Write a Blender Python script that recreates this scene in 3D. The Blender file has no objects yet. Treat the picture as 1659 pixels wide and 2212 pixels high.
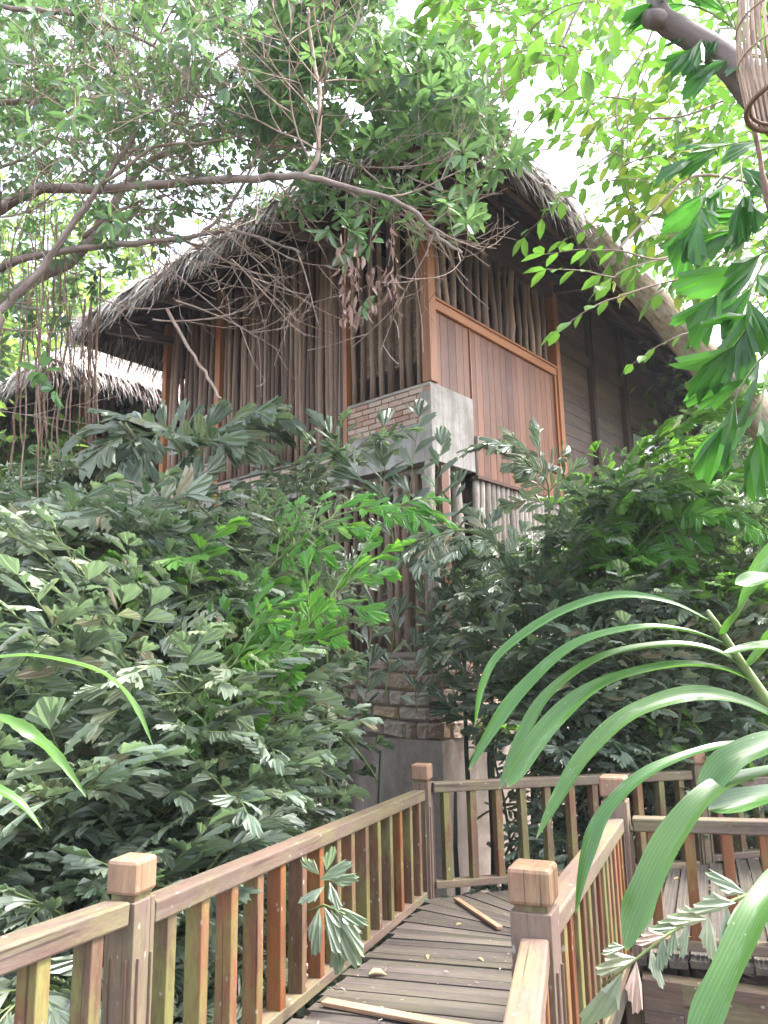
import bpy, math, random
from mathutils import Vector as V, Matrix, noise as mnoise
R = random.Random(7)
sc = bpy.context.scene
COL = sc.collection
GZ = 2.6                                   # eye height above the ground below the boardwalk

# ---------------------------------------------------------------- camera model
F = 1650.0; T = math.radians(11.2); RO = math.radians(1.1)
ct, st, cr, sr = math.cos(T), math.sin(T), math.cos(RO), math.sin(RO)
CR = V((cr, st*sr, -ct*sr)); CU = V((sr, -st*cr, ct*cr)); CF = V((0, ct, st))
EYE = V((0, 0, GZ))
def at(px, py, Y):
    d = CR*((px-829.5)/F) - CU*((py-1106)/F) + CF
    return EYE + d*(Y/d.y)
def proj(p):
    d = V(p)-EYE; z = max(1e-3, d.dot(CF)); return 829.5+F*d.dot(CR)/z, 1106-F*d.dot(CU)/z
def groundx(px, Y):
    return at(px, 1300, Y).x

cam = bpy.data.cameras.new('camera'); co = bpy.data.objects.new('camera', cam); COL.objects.link(co)
cam.sensor_fit = 'VERTICAL'; cam.sensor_height = 36.0; cam.lens = F/2212*36.0
cam.clip_start = 0.02; cam.clip_end = 2000
m = Matrix((CR, CU, -CF)).transposed().to_4x4(); m.translation = EYE
co.matrix_world = m
sc.camera = co

# ---------------------------------------------------------------- object helpers
def tag(o, label=None, cat=None, group=None, kind=None):
    if label: o['label'] = label
    if cat: o['category'] = cat
    if group: o['group'] = group
    if kind: o['kind'] = kind
    return o
def thing(name, loc, label, cat, group=None, rz=0):
    o = bpy.data.objects.new(name, None); COL.objects.link(o)
    o.location = loc; o.rotation_euler = (0, 0, rz); o.empty_display_size = .2
    return tag(o, label, cat, group)
def children(o): return [c for c in bpy.data.objects if c.parent is o]
def copy_tree(o, parent=None):
    c = o.copy(); COL.objects.link(c); c.parent = parent
    for ch in children(o): copy_tree(ch, c)
    return c

class MB:
    """collects verts/faces with a grain coordinate and a random value per piece"""
    def __init__(s): s.v = []; s.f = []; s.g = []; s.r = []; s.m = []
    def add(s, vs, fs, gs=None, rv=0.5, mi=0):
        n = len(s.v); s.v += [tuple(p) for p in vs]
        s.g += [tuple(p) for p in (gs or vs)]
        s.r += [rv]*len(vs) if not isinstance(rv, list) else rv
        s.f += [tuple(i+n for i in f) for f in fs]; s.m += [mi]*len(fs)
    def beam(s, a, b, w, h, up=V((0, 0, 1)), rv=None, mi=0, jit=0.0, taper=1.0):
        a = V(a); b = V(b); x = (b-a); L = x.length
        if L < 1e-6: return
        x /= L; y = up.cross(x)
        if y.length < 1e-4: y = V((0, 1, 0)).cross(x)
        y.normalize(); z = x.cross(y)
        rv = R.random() if rv is None else rv
        off = V((R.uniform(0, 50), R.uniform(0, 50), R.uniform(0, 50)))
        vs = []; gs = []
        for (p, t, k) in ((a, 0, 1.0), (b, L, taper)):
            for (sy, sz) in ((-1, -1), (1, -1), (1, 1), (-1, 1)):
                j = V((R.uniform(-jit, jit), R.uniform(-jit, jit), R.uniform(-jit, jit))) if jit else V((0, 0, 0))
                vs.append(p + y*(sy*w/2*k) + z*(sz*h/2*k) + j)
                gs.append(off + V((t, sy*w/2, sz*h/2)))
        s.add(vs, [(0, 3, 2, 1), (4, 5, 6, 7), (0, 1, 5, 4), (1, 2, 6, 5), (2, 3, 7, 6), (3, 0, 4, 7)], gs, rv, mi)
    def box(s, lo, hi, rv=None, mi=0, jit=0.0, axis=2):
        lo = V(lo); hi = V(hi); c = (lo+hi)/2; d = hi-lo
        if axis == 2: s.beam((c.x, c.y, lo.z), (c.x, c.y, hi.z), d.y, d.x, V((1, 0, 0)), rv, mi, jit)
        elif axis == 0: s.beam((lo.x, c.y, c.z), (hi.x, c.y, c.z), d.y, d.z, V((0, 0, 1)), rv, mi, jit)
        else: s.beam((c.x, lo.y, c.z), (c.x, hi.y, c.z), d.x, d.z, V((0, 0, 1)), rv, mi, jit)
    def tube(s, pts, rad, n=8, rv=None, mi=0, wob=0.0, cap=True):
        pts = [V(p) for p in pts]
        if not isinstance(rad, (list, tuple)): rad = [rad]*len(pts)
        rv = R.random() if rv is None else rv
        off = V((R.uniform(0, 50), R.uniform(0, 50), R.uniform(0, 50)))
        vs = []; gs = []; L = 0; y = None
        ang0 = R.uniform(0, 6.28)
        for i, p in enumerate(pts):
            if i: L += (p-pts[i-1]).length
            d = (pts[min(i+1, len(pts)-1)]-pts[max(i-1, 0)])
            if d.length < 1e-7: d = V((0, 0, 1))
            d.normalize()
            if y is None:
                y = d.orthogonal().normalized()
            else:
                y = (y - d*y.dot(d))
                y = y.normalized() if y.length > 1e-5 else d.orthogonal().normalized()
            z = d.cross(y)
            for k in range(n):
                a = ang0+k*2*math.pi/n
                r = rad[i]*(1+R.uniform(-wob, wob))
                c, q = math.cos(a), math.sin(a)
                vs.append(p+y*(c*r)+z*(q*r)); gs.append(off+V((L, c*rad[i], q*rad[i])))
        fs = []
        for i in range(len(pts)-1):
            for k in range(n):
                k2 = (k+1) % n
                fs.append((i*n+k, i*n+k2, (i+1)*n+k2, (i+1)*n+k))
        if cap and n > 3:
            fs.append(tuple(range(n-1, -1, -1))); b = (len(pts)-1)*n; fs.append(tuple(range(b, b+n)))
        s.add(vs, fs, gs, rv, mi)
    def build(s, name, mat, parent=None, smooth=False, bevel=0.0, origin=None, local=False):
        me = bpy.data.meshes.new(name)
        off = V((0, 0, 0))
        if not local:
            if origin is not None: off = V(origin)
            elif parent is not None:
                q = parent
                while q is not None: off += q.location; q = q.parent
        me.from_pydata([(p[0]-off.x, p[1]-off.y, p[2]-off.z) for p in s.v], [], s.f)
        a = me.attributes.new('gc', 'FLOAT_VECTOR', 'POINT'); a.data.foreach_set('vector', [c for p in s.g for c in p])
        a = me.attributes.new('rv', 'FLOAT', 'POINT'); a.data.foreach_set('value', s.r)
        mats = mat if isinstance(mat, (list, tuple)) else [mat]
        for q in mats: me.materials.append(q)
        if len(mats) > 1: me.polygons.foreach_set('material_index', s.m)
        if smooth: me.polygons.foreach_set('use_smooth', [True]*len(s.f))
        me.update()
        o = bpy.data.objects.new(name, me); COL.objects.link(o)
        if origin is not None and parent is None: o.location = origin
        if parent is not None: o.parent = parent
        if bevel:
            b = o.modifiers.new('bevel', 'BEVEL'); b.width = bevel; b.segments = 2; b.limit_method = 'ANGLE'
        return o

# ---------------------------------------------------------------- materials
def srgb(h):
    return tuple((((c/255)/12.92) if c/255 <= .04045 else ((c/255+.055)/1.055)**2.4) for c in h)
class N:
    def __init__(s, name):
        s.mat = bpy.data.materials.new(name); s.mat.use_nodes = True
        s.t = s.mat.node_tree; s.t.nodes.clear()
        s.out = s.t.nodes.new('ShaderNodeOutputMaterial')
    def n(s, ty, **kw):
        o = s.t.nodes.new(ty)
        for k, v in kw.items():
            if k in o.inputs.keys(): o.inputs[k].default_value = v
            else: setattr(o, k, v)
        return o
    def l(s, a, b): s.t.links.new(a, b)
    def attr(s, name):
        return s.n('ShaderNodeAttribute', attribute_name=name)
    def noise(s, vec, scale, detail=4, rough=.6, sc3=None, dist=0.0):
        if sc3:
            mp = s.n('ShaderNodeMapping'); mp.inputs['Scale'].default_value = sc3; s.l(vec, mp.inputs['Vector']); vec = mp.outputs[0]
        o = s.n('ShaderNodeTexNoise'); o.inputs['Scale'].default_value = scale; o.inputs['Detail'].default_value = detail
        o.inputs['Roughness'].default_value = rough; o.inputs['Distortion'].default_value = dist
        s.l(vec, o.inputs['Vector']); return o.outputs['Fac']
    def ramp(s, fac, stops, interp='LINEAR'):
        o = s.n('ShaderNodeValToRGB'); e = o.color_ramp.elements; o.color_ramp.interpolation = interp
        while len(e) < len(stops): e.new(.5)
        for i, (p, c) in enumerate(stops):
            e[i].position = p; e[i].color = (*c, 1) if len(c) == 3 else c
        s.l(fac, o.inputs[0]); return o.outputs[0]
    def mix(s, fac, a, b, mode='MIX'):
        o = s.n('ShaderNodeMix', data_type='RGBA', blend_type=mode)
        for sock, i in ((fac, 0), (a, 6), (b, 7)):
            if hasattr(sock, 'is_linked') or hasattr(sock, 'links'): s.l(sock, o.inputs[i])
            else: o.inputs[i].default_value = sock if i == 0 else (*sock, 1)
        return o.outputs[2]
    def math(s, op, a, b=0.5, clamp=False):
        o = s.n('ShaderNodeMath', operation=op, use_clamp=clamp)
        for sock, i in ((a, 0), (b, 1)):
            if hasattr(sock, 'links'): s.l(sock, o.inputs[i])
            else: o.inputs[i].default_value = sock
        return o.outputs[0]
    def hsv(s, col, h=.5, sa=1.0, va=1.0):
        o = s.n('ShaderNodeHueSaturation')
        for sock, k in ((h, 'Hue'), (sa, 'Saturation'), (va, 'Value')):
            if hasattr(sock, 'links'): s.l(sock, o.inputs[k])
            else: o.inputs[k].default_value = sock
        s.l(col, o.inputs['Color']); return o.outputs[0]
    def bump(s, h, strength=.3, dist=.01):
        o = s.n('ShaderNodeBump'); o.inputs['Strength'].default_value = strength; o.inputs['Distance'].default_value = dist
        s.l(h, o.inputs['Height']); return o.outputs[0]
    def pbr(s, col, rough=.6, bump=None, spec=.5, final=True):
        o = s.n('ShaderNodeBsdfPrincipled')
        if hasattr(col, 'links'): s.l(col, o.inputs['Base Color'])
        else: o.inputs['Base Color'].default_value = (*col, 1)
        if hasattr(rough, 'links'): s.l(rough, o.inputs['Roughness'])
        else: o.inputs['Roughness'].default_value = rough
        o.inputs['Specular IOR Level'].default_value = spec
        if bump is not None: s.l(bump, o.inputs['Normal'])
        if final: s.l(o.outputs[0], s.out.inputs[0])
        return o

def wood(name, dark, light, alt, alt_amt=.5, dirt=None, dirt_amt=.4, moss=0.0, lichen=0.0, rough=.6, grain=(1.6, 28, 28), bump=.35):
    k = N(name); gc = k.attr('gc').outputs['Vector']; rv = k.attr('rv').outputs['Fac']
    g = k.noise(gc, 1.0, 6, .65, grain, .6)
    g2 = k.noise(gc, 1.0, 3, .5, (.7, 9, 9), .3)
    gg = k.math('ADD', k.math('MULTIPLY', g, .6), k.math('MULTIPLY', g2, .4))
    col = k.ramp(gg, [(.30, dark), (.66, light)])
    col = k.mix(k.math('MULTIPLY', rv, alt_amt), col, k.ramp(gg, [(.3, tuple(c*.55 for c in alt)), (.66, alt)]))
    col = k.hsv(col, .5, 1.0, k.math('ADD', k.math('MULTIPLY', rv, .5), .75))
    if dirt:
        bl = k.noise(gc, 1.0, 5, .7, (2.2, 7, 7))
        col = k.mix(k.math('MULTIPLY', k.ramp(bl, [(.42, (0, 0, 0)), (.62, (1, 1, 1))]), dirt_amt), col, dirt)
    if moss:
        mn = k.noise(gc, 1.0, 6, .75, (4, 12, 12))
        tz = k.noise(gc, 1.0, 2, .5, (1.1, 2, 2))
        mk = k.ramp(k.math('MULTIPLY', mn, k.math('ADD', tz, .5)), [(.43, (0, 0, 0)), (.62, (1, 1, 1))])
        col = k.mix(k.math('MULTIPLY', mk, moss), col, (.20, .22, .065))
    if lichen:
        vo = k.n('ShaderNodeTexVoronoi', feature='F1'); vo.inputs['Scale'].default_value = 24
        mp = k.n('ShaderNodeMapping'); mp.inputs['Scale'].default_value = (.6, 1, 1); k.l(gc, mp.inputs[0]); k.l(mp.outputs[0], vo.inputs['Vector'])
        wob = k.noise(gc, 70, 3)
        d = k.math('ADD', vo.outputs['Distance'], k.math('MULTIPLY', wob, .22))
        msk = k.ramp(d, [(.20, (1, 1, 1)), (.27, (0, 0, 0))])
        pat = k.ramp(k.noise(gc, 3.0, 3), [(.45, (0, 0, 0)), (.6, (1, 1, 1))])
        col = k.mix(k.math('MULTIPLY', k.math('MULTIPLY', msk, pat), lichen), col, (.50, .50, .42))
    fine = k.noise(gc, 1.0, 5, .75, (18, 90, 90))
    col = k.mix(.45, col, k.ramp(fine, [(.30, (.42, .40, .38)), (.62, (1.08, 1.08, 1.08))]), 'MULTIPLY')
    crk = k.noise(gc, 1.0, 2, .5, (1.1, 60, 60), .2)
    col = k.mix(.8, col, k.ramp(crk, [(.29, (.30, .28, .27)), (.34, (1, 1, 1))]), 'MULTIPLY')
    b = k.bump(k.math('ADD', g, k.math('MULTIPLY', fine, .5)), bump, .006)
    k.pbr(col, rough, b, .4)
    return k.mat

def leafmat(name, stops, transl=.35, tcol=(.25, .45, .05), rough=.38, objvar=.35, spots=0.0, spec=.5, sat=1.0, vein=.25, ribs=0.0):
    k = N(name); rv = k.attr('rv').outputs['Fac']; gc = k.attr('gc').outputs['Vector']
    col = k.ramp(rv, stops)
    oi = k.n('ShaderNodeObjectInfo')
    col = k.hsv(col, k.math('ADD', k.math('MULTIPLY', oi.outputs['Random'], .03), .485), sat,
                k.math('ADD', k.math('MULTIPLY', oi.outputs['Random'], objvar), 1-objvar/2))
    # fine veins along the blade
    vn = k.noise(gc, 1.0, 2, .5, (2.0, 110, 110))
    col = k.mix(vein, col, k.ramp(vn, [(.35, (.35, .35, .35)), (.65, (1, 1, 1))]), 'MULTIPLY')
    if ribs:
        sx = k.n('ShaderNodeSeparateXYZ'); k.l(gc, sx.inputs[0])
        w_ = k.math('SINE', k.math('MULTIPLY', k.math('ADD', sx.outputs[1], k.math('MULTIPLY', vn, .0006)), 1500.0))
        ln = k.ramp(w_, [(.70, (0, 0, 0)), (.98, (1, 1, 1))])
        col = k.mix(k.math('MULTIPLY', ln, ribs), col, (.24, .33, .15))
        du = k.noise(gc, 1.0, 5, .75, (9, 60, 60))
        col = k.mix(k.math('MULTIPLY', k.ramp(du, [(.56, (0, 0, 0)), (.70, (1, 1, 1))]), .35), col, (.30, .34, .24))
        fl = k.noise(gc, 160, 2, .5)
        col = k.mix(k.math('MULTIPLY', k.ramp(fl, [(.735, (0, 0, 0)), (.76, (1, 1, 1))]), .7), col, (.45, .42, .30))
    if spots:
        sp = k.noise(gc, 22, 4, .7)
        mk = k.ramp(sp, [(.60, (0, 0, 0)), (.68, (1, 1, 1))])
        pt = k.ramp(rv, [(.55, (0, 0, 0)), (.8, (1, 1, 1))])
        col = k.mix(k.math('MULTIPLY', k.math('MULTIPLY', mk, pt), spots), col, (.20, .15, .07))
    b = k.bump(vn, vein, .002)
    p = k.pbr(col, rough, b, spec, final=False)
    tr = k.n('ShaderNodeBsdfTranslucent')
    k.l(k.mix(.65, col, tcol), tr.inputs['Color'])
    mx = k.n('ShaderNodeMixShader'); mx.inputs[0].default_value = transl
    k.l(p.outputs[0], mx.inputs[1]); k.l(tr.outputs[0], mx.inputs[2]); k.l(mx.outputs[0], k.out.inputs[0])
    return k.mat

def bark(name, dark, light, spot=(.4, .38, .33), scale=14, rough=.85, spot_amt=.5):
    k = N(name); gc = k.attr('gc').outputs['Vector']
    a = k.noise(gc, 1.0, 6, .7, (scale*.35, scale, scale))
    col = k.ramp(a, [(.32, dark), (.68, light)])
    b = k.noise(gc, 6, 4, .6)
    col = k.mix(k.math('MULTIPLY', k.ramp(b, [(.5, (0, 0, 0)), (.65, (1, 1, 1))]), spot_amt), col, spot)
    k.pbr(col, rough, k.bump(a, .6, .012), .25)
    return k.mat

M = {}
M['rail'] = wood('weathered_rail_wood', (0.062, 0.037, 0.030), (0.178, 0.117, 0.092), (0.215, 0.138, 0.102), .5, (0.150, 0.122, 0.098), .6, .30, .6, .55)
M['post'] = wood('weathered_post_wood', (0.070, 0.037, 0.030), (0.195, 0.113, 0.086), (0.203, 0.140, 0.109), .6, (0.156, 0.125, 0.105), .5, .22, .8, .55)
M['baluster'] = wood('weathered_baluster_wood', (0.063, 0.030, 0.020), (0.185, 0.102, 0.063), (0.238, 0.086, 0.036), .7, (0.139, 0.109, 0.079), .45, .62, .8, .6)
M['baluster_red'] = wood('reddish_baluster_wood', (0.078, 0.020, 0.011), (0.228, 0.078, 0.033), (0.264, 0.084, 0.027), .8, (0.138, 0.090, 0.060), .35, .35, .5, .5)
M['deck'] = wood('grey_deck_board', (0.040, 0.031, 0.029), (0.124, 0.102, 0.093), (0.155, 0.127, 0.112), .8, (0.074, 0.061, 0.056), .5, .12, .25, .55, (1.4, 22, 22), .4)
M['strip'] = wood('pale_wood_strip', (0.224, 0.120, 0.068), (0.384, 0.248, 0.160), (0.400, 0.272, 0.176), .3)
M['panel'] = wood('red_brown_plank', (.105, .028, .013), (.25, .078, .036), (.32, .14, .075), .7, (.24, .125, .08), .40, 0, 0, .45, (1.2, 22, 22), .2)
M['trim'] = wood('orange_trim_wood', (.26, .080, .026), (.50, .19, .070), (.52, .24, .10), .4, None, 0, 0, 0, .45, (1.2, 30, 30), .2)
M['darkwood'] = wood('dark_wall_board', (.06, .04, .034), (.18, .122, .10), (.28, .20, .155), .7, (.24, .19, .16), .35, 0, 0, .5, (1.2, 22, 22), .2)
M['beam'] = wood('dark_roof_timber', (.045, .028, .022), (.11, .066, .05), (.16, .08, .055), .5, None, 0, 0, 0, .7)
M['pole'] = wood('grey_round_pole', (.070, .040, .029), (.30, .182, .132), (.45, .30, .225), .95, (.16, .11, .09), .35, 0, 0, .75, (2.0, 34, 34), .7)
M['log'] = wood('pale_split_log', (.20, .155, .13), (.44, .37, .32), (.52, .46, .40), .8, (.20, .165, .15), .5, 0, 0, .8, (2.5, 26, 26), .6)
M['blind'] = wood('bamboo_blind_slat', (.24, .14, .075), (.48, .32, .19), (.52, .38, .25), .8, None, 0, 0, 0, .6)
M['basket'] = wood('bamboo_strip', (.26, .155, .10), (.52, .37, .26), (.55, .42, .32), .8, None, 0, 0, 0, .5)
M['basket_hoop'] = wood('dark_bamboo_hoop', (.10, .052, .034), (.27, .155, .10), (.3, .2, .13), .5)

def concrete(name='stained_concrete', lo=(.34, .295, .275), hi=(.57, .53, .50)):
    k = N(name); tc = k.n('ShaderNodeTexCoord').outputs['Object']
    a = k.noise(tc, 2.0, 7, .7); b = k.noise(tc, 14, 5, .7)
    col = k.ramp(a, [(.35, lo), (.62, hi)])
    st_ = k.noise(tc, 1.0, 5, .65, (6, 6, .7))
    col = k.mix(k.math('MULTIPLY', k.ramp(st_, [(.47, (0, 0, 0)), (.66, (1, 1, 1))]), .75), col, (.235, .19, .165))
    col = k.mix(.35, col, k.ramp(b, [(.3, (.6, .6, .6)), (.7, (1, 1, 1))]), 'MULTIPLY')
    k.pbr(col, .85, k.bump(b, .25, .004), .2); return k.mat
M['concrete'] = concrete(); M['plinth'] = concrete('dark_plinth_concrete', (.20, .155, .13), (.38, .315, .275))  # plinth gets a darker, warmer concrete tone
def stone():
    k = N('rough_sandstone'); gc = k.attr('gc').outputs['Vector']; rv = k.attr('rv').outputs['Fac']
    col = k.ramp(rv, [(0, (.33, .225, .18)), (.25, (.43, .34, .28)), (.5, (.54, .46, .40)), (.75, (.47, .345, .28)), (.92, (.50, .38, .25)), (1, (.56, .52, .48))])
    a = k.noise(gc, 7, 7, .72); b = k.noise(gc, 28, 5, .7)
    col = k.mix(.7, col, k.ramp(a, [(.3, (.5, .46, .44)), (.7, (1.15, 1.12, 1.1))]), 'MULTIPLY')
    h = k.math('ADD', a, k.math('MULTIPLY', b, .4))
    k.pbr(col, .85, k.bump(h, .8, .03), .2); return k.mat
M['stone'] = stone()
def brick():
    k = N('thin_red_brick'); gc = k.attr('gc').outputs['Vector']; rv = k.attr('rv').outputs['Fac']
    col = k.ramp(rv, [(0, (.44, .25, .19)), (.5, (.56, .37, .29)), (1, (.62, .47, .39))])
    a = k.noise(gc, 18, 6, .7)
    col = k.mix(k.ramp(a, [(.5, (0, 0, 0)), (.75, (1, 1, 1))]), col, (.46, .38, .33))
    k.pbr(col, .85, k.bump(a, .5, .006), .2); return k.mat
M['brick'] = brick()
def plain(name, c, rough=.8, sc_=8, var=.3):
    k = N(name); tc = k.n('ShaderNodeTexCoord').outputs['Object']
    a = k.noise(tc, sc_, 5, .65)
    col = k.ramp(a, [(.3, tuple(x*(1-var) for x in c)), (.7, tuple(x*(1+var) for x in c))])
    k.pbr(col, rough, k.bump(a, .3, .006), .3); return k.mat
M['mortar'] = plain('mortar', (.40, .36, .32), .9, 20, .2)
M['stonemortar'] = plain('dark_stone_mortar', (.15, .12, .10), .9, 20, .3)  # darker mortar tone behind the stones and on the recessed plinth
M['ground'] = plain('leaf_mould_soil', (.05, .036, .026), .95, 5, .5)
M['pipe'] = plain('grey_pipe', (.30, .31, .33), .5, 8, .1)
M['tile'] = plain('clay_roof_tile', (.17, .10, .08), .8, 9, .35)
def thatch():
    k = N('dry_palm_thatch'); rv = k.attr('rv').outputs['Fac']; gc = k.attr('gc').outputs['Vector']
    col = k.ramp(rv, [(0, (.18, .14, .12)), (.35, (.44, .385, .355)), (.7, (.64, .58, .54)), (1, (.74, .67, .61))])
    a = k.noise(gc, 1, 4, .6, (3, 60, 60))
    col = k.mix(.5, col, k.ramp(a, [(.3, (.5, .5, .5)), (.7, (1.1, 1.1, 1.1))]), 'MULTIPLY')
    k.pbr(col, .8, None, .25); return k.mat
M['thatch'] = thatch()
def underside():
    k = N('dark_thatch_underside'); tc = k.n('ShaderNodeTexCoord').outputs['Object']
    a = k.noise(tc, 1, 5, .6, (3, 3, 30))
    k.pbr(k.ramp(a, [(.3, (.030, .021, .017)), (.7, (.075, .052, .042))]), .9, k.bump(a, .5, .02), .2); return k.mat  # much darker brown than the outer thatch
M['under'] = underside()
def glass():
    k = N('window_glass'); p = k.pbr((.05, .06, .06), .06, None, .8); return k.mat
M['glass'] = glass()
M['curtain'] = plain('pale_curtain', (.42, .47, .42), .9, 6, .2)

DG = [(0, (.060, .088, .060)), (.3, (.140, .185, .125)), (.6, (.215, .268, .180)), (.84, (.290, .325, .205)), (.95, (.33, .33, .19)), (1, (.38, .31, .20))]
BG_ = [(0, (.06, .15, .03)), (.4, (.10, .23, .045)), (.8, (.16, .31, .065)), (1, (.26, .36, .10))]
M['fish'] = leafmat('fishtail_leaf', DG, .32, (.22, .37, .13), .27, .5, .7, .75, .84)
M['fishb'] = leafmat('young_fishtail_leaf', BG_, .42, (.26, .58, .06), .34, .35, .15)
M['fishg'] = leafmat('backlit_fishtail_leaf', [(0, (.03, .085, .025)), (.5, (.05, .135, .035)), (1, (.10, .20, .06))], .5, (.12, .42, .04), .38, .3)
M['cap'] = wood('orange_brown_cap', (.15, .062, .036), (.36, .185, .115), (.34, .22, .15), .5, (.25, .18, .14), .4, .15, .3, .5)
M['stem'] = wood('palm_stem', (.022, .026, .018), (.075, .085, .05), (.06, .05, .03), .6, None, 0, 0, 0, .6)
M['rachis'] = plain('green_rachis', (.13, .17, .06), .5, 12, .3)
M['banyan'] = leafmat('banyan_leaf', [(0, (.030, .062, .036)), (.45, (.058, .112, .056)), (.8, (.10, .18, .075)), (1, (.15, .25, .09))], .40, (.24, .44, .12), .32, .2, 0, .6)
M['twig'] = bark('grey_twig_bark', (.17, .115, .085), (.40, .30, .245), (.40, .34, .30), 30)
M['limb'] = bark('grey_brown_limb_bark', (.13, .095, .08), (.36, .285, .25), (.35, .30, .26), 16)
M['aerial'] = bark('aerial_root_bark', (.12, .072, .052), (.31, .205, .155), (.33, .25, .2), 30)
M['greybark'] = bark('smooth_grey_bark', (.085, .066, .062), (.21, .17, .155), (.15, .125, .115), 9, .75)
M['tanbark'] = bark('tan_cracked_bark', (.13, .085, .055), (.44, .34, .25), (.46, .40, .33), 34)
M['deadleaf'] = leafmat('dead_leaf', [(0, (.26, .16, .125)), (.6, (.46, .33, .27)), (1, (.58, .46, .39))], .3, (.4, .25, .15), .7, .2)
M['deadleaf_dark'] = leafmat('dry_hanging_leaf', [(0, (.16, .095, .07)), (.6, (.33, .22, .17)), (1, (.46, .34, .28))], .25, (.3, .18, .1), .75, .2)
M['bright'] = leafmat('bright_leaf', [(0, (.055, .125, .022)), (.45, (.09, .19, .035)), (.8, (.14, .26, .04)), (.93, (.40, .42, .05)), (1, (.5, .46, .06))], .40, (.20, .44, .05), .4, .25)
M['feather'] = leafmat('feathery_leaf', [(0, (.14, .19, .11)), (1, (.26, .32, .18))], .5, (.4, .5, .25), .6, .2)  # leaf tone lightened to imitate overexposure against the sky
M['far'] = leafmat('far_leaf', [(0, (.06, .11, .03)), (.5, (.11, .19, .045)), (1, (.20, .30, .07))], .5, (.36, .56, .10), .5, .3)
M['strap'] = leafmat('strap_leaf', [(0, (.034, .098, .022)), (.6, (.072, .158, .038)), (.8, (.16, .22, .06)), (.92, (.30, .22, .10)), (1, (.22, .14, .07))], .30, (.15, .38, .04), .28, .1, .0, .5, 1.0, .4, .22)
M['yellowleaf'] = leafmat('yellow_fallen_leaf', [(0, (.42, .27, .10)), (1, (.62, .48, .22))], .2, (.5, .4, .2), .6, .1)

# ---------------------------------------------------------------- ground
g = MB(); n = 40; S = 60
vs = []; fs = []
for i in range(n+1):
    for j in range(n+1):
        def w(t): t = t*2-1; return math.copysign(abs(t)**2.2, t)*S
        x, y = w(i/n), w(j/n)+6
        vs.append((x, y, .12*mnoise.noise(V((x*.3, y*.3, 0))) if abs(x) < 40 and abs(y) < 40 else 0))
for i in range(n):
    for j in range(n):
        a = i*(n+1)+j; fs.append((a, a+n+1, a+n+2, a+1))
g.add(vs, fs); tag(g.build('ground', M['ground'], smooth=True), kind='structure')

# leaf blade helper ------------------------------------------------
def leaf(mb, p, d, nrm, L, W, rv, fold=.25, curl=.2):
    d = d.normalized(); y = nrm.cross(d)
    y = y.normalized() if y.length > 1e-4 else d.orthogonal().normalized()
    z = d.cross(y)
    P = lambda x, s, h: p + d*(x*L) + y*(s*W/2) + z*(h)
    vs = [P(0, 0, 0), P(.32, -.85, fold*W*.4-curl*L*.10), P(.34, 0, -curl*L*.10), P(.32, .85, fold*W*.4-curl*L*.10),
          P(.68, -.80, fold*W*.4-curl*L*.46), P(.70, 0, -curl*L*.46), P(.68, .80, fold*W*.4-curl*L*.46), P(1, 0, -curl*L)]
    fs = [(0, 2, 1), (0, 3, 2), (1, 2, 5, 4), (2, 3, 6, 5), (4, 5, 7), (5, 6, 7)]
    o = R.uniform(0, 40)
    gs = [(o, 0, 0), (o+.3*L, -W/2, 0), (o+.3*L, 0, 0), (o+.3*L, W/2, 0), (o+.7*L, -W/2, 0), (o+.7*L, 0, 0), (o+.7*L, W/2, 0), (o+L, 0, 0)]
    mb.add(vs, fs, gs, rv)
def rdir(zb=0.0):
    while True:
        d = V((R.uniform(-1, 1), R.uniform(-1, 1), R.uniform(-1, 1)))
        if .05 < d.length < 1:
            d.normalize(); d.z += zb; return d.normalized()

M['litter'] = leafmat('leaf_litter', [(0, (.07, .042, .026)), (.6, (.15, .09, .055)), (1, (.26, .18, .11))], .1, (.2, .1, .05), .8, .1)
lt = MB()
for i in range(5000):
    x = R.uniform(-7, 7); y = R.uniform(.8, 9)
    leaf(lt, V((x, y, .10+R.uniform(0, .05))), V((R.uniform(-1, 1), R.uniform(-1, 1), R.uniform(-.1, .3))), V((0, 0, 1)), R.uniform(.08, .17), R.uniform(.04, .07), R.random(), .3, R.uniform(-.3, .3))
tag(lt.build('leaf_litter', M['litter']), 'brown dead leaves lying over the soil under the boardwalk', 'leaf litter', kind='stuff')
# ---------------------------------------------------------------- house (local: x along the right face, y along the left face)
AZ = math.radians(40.4)
HU = V((math.sin(AZ), math.cos(AZ), 0)); HV = V((-math.cos(AZ), math.sin(AZ), 0))
HC = at(930, 830, 8.5); HC.z = 0
house = thing('thatched_house', HC, 'raised timber house with brick corner parapet and thatched roof, nearest to the boardwalk', 'house',
              'thatched timber houses', rz=math.pi/2-AZ)
RX0, RX1, RY0, RY1 = -1.4, 9.6, -1.4, 6.2
EZ = 7.90; SL = .78; HR = math.sqrt(1)
RYM = (RY0+RY1)/2
def sag(x, y): return -.075*max(0, x-1.0)*(1 if y < RYM else .8) - .025*max(0, y-.5)
def roofz(x, y):
    d = min(x-RX0, RX1-x, y-RY0, RY1-y)
    return EZ + sag(x, y) + SL*d
def wallbox(lo, hi, name, mat, bevel=0, **k):
    b = MB(); b.box(lo, hi, **k); return b.build(name, mat, house, local=True, bevel=bevel)

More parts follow.
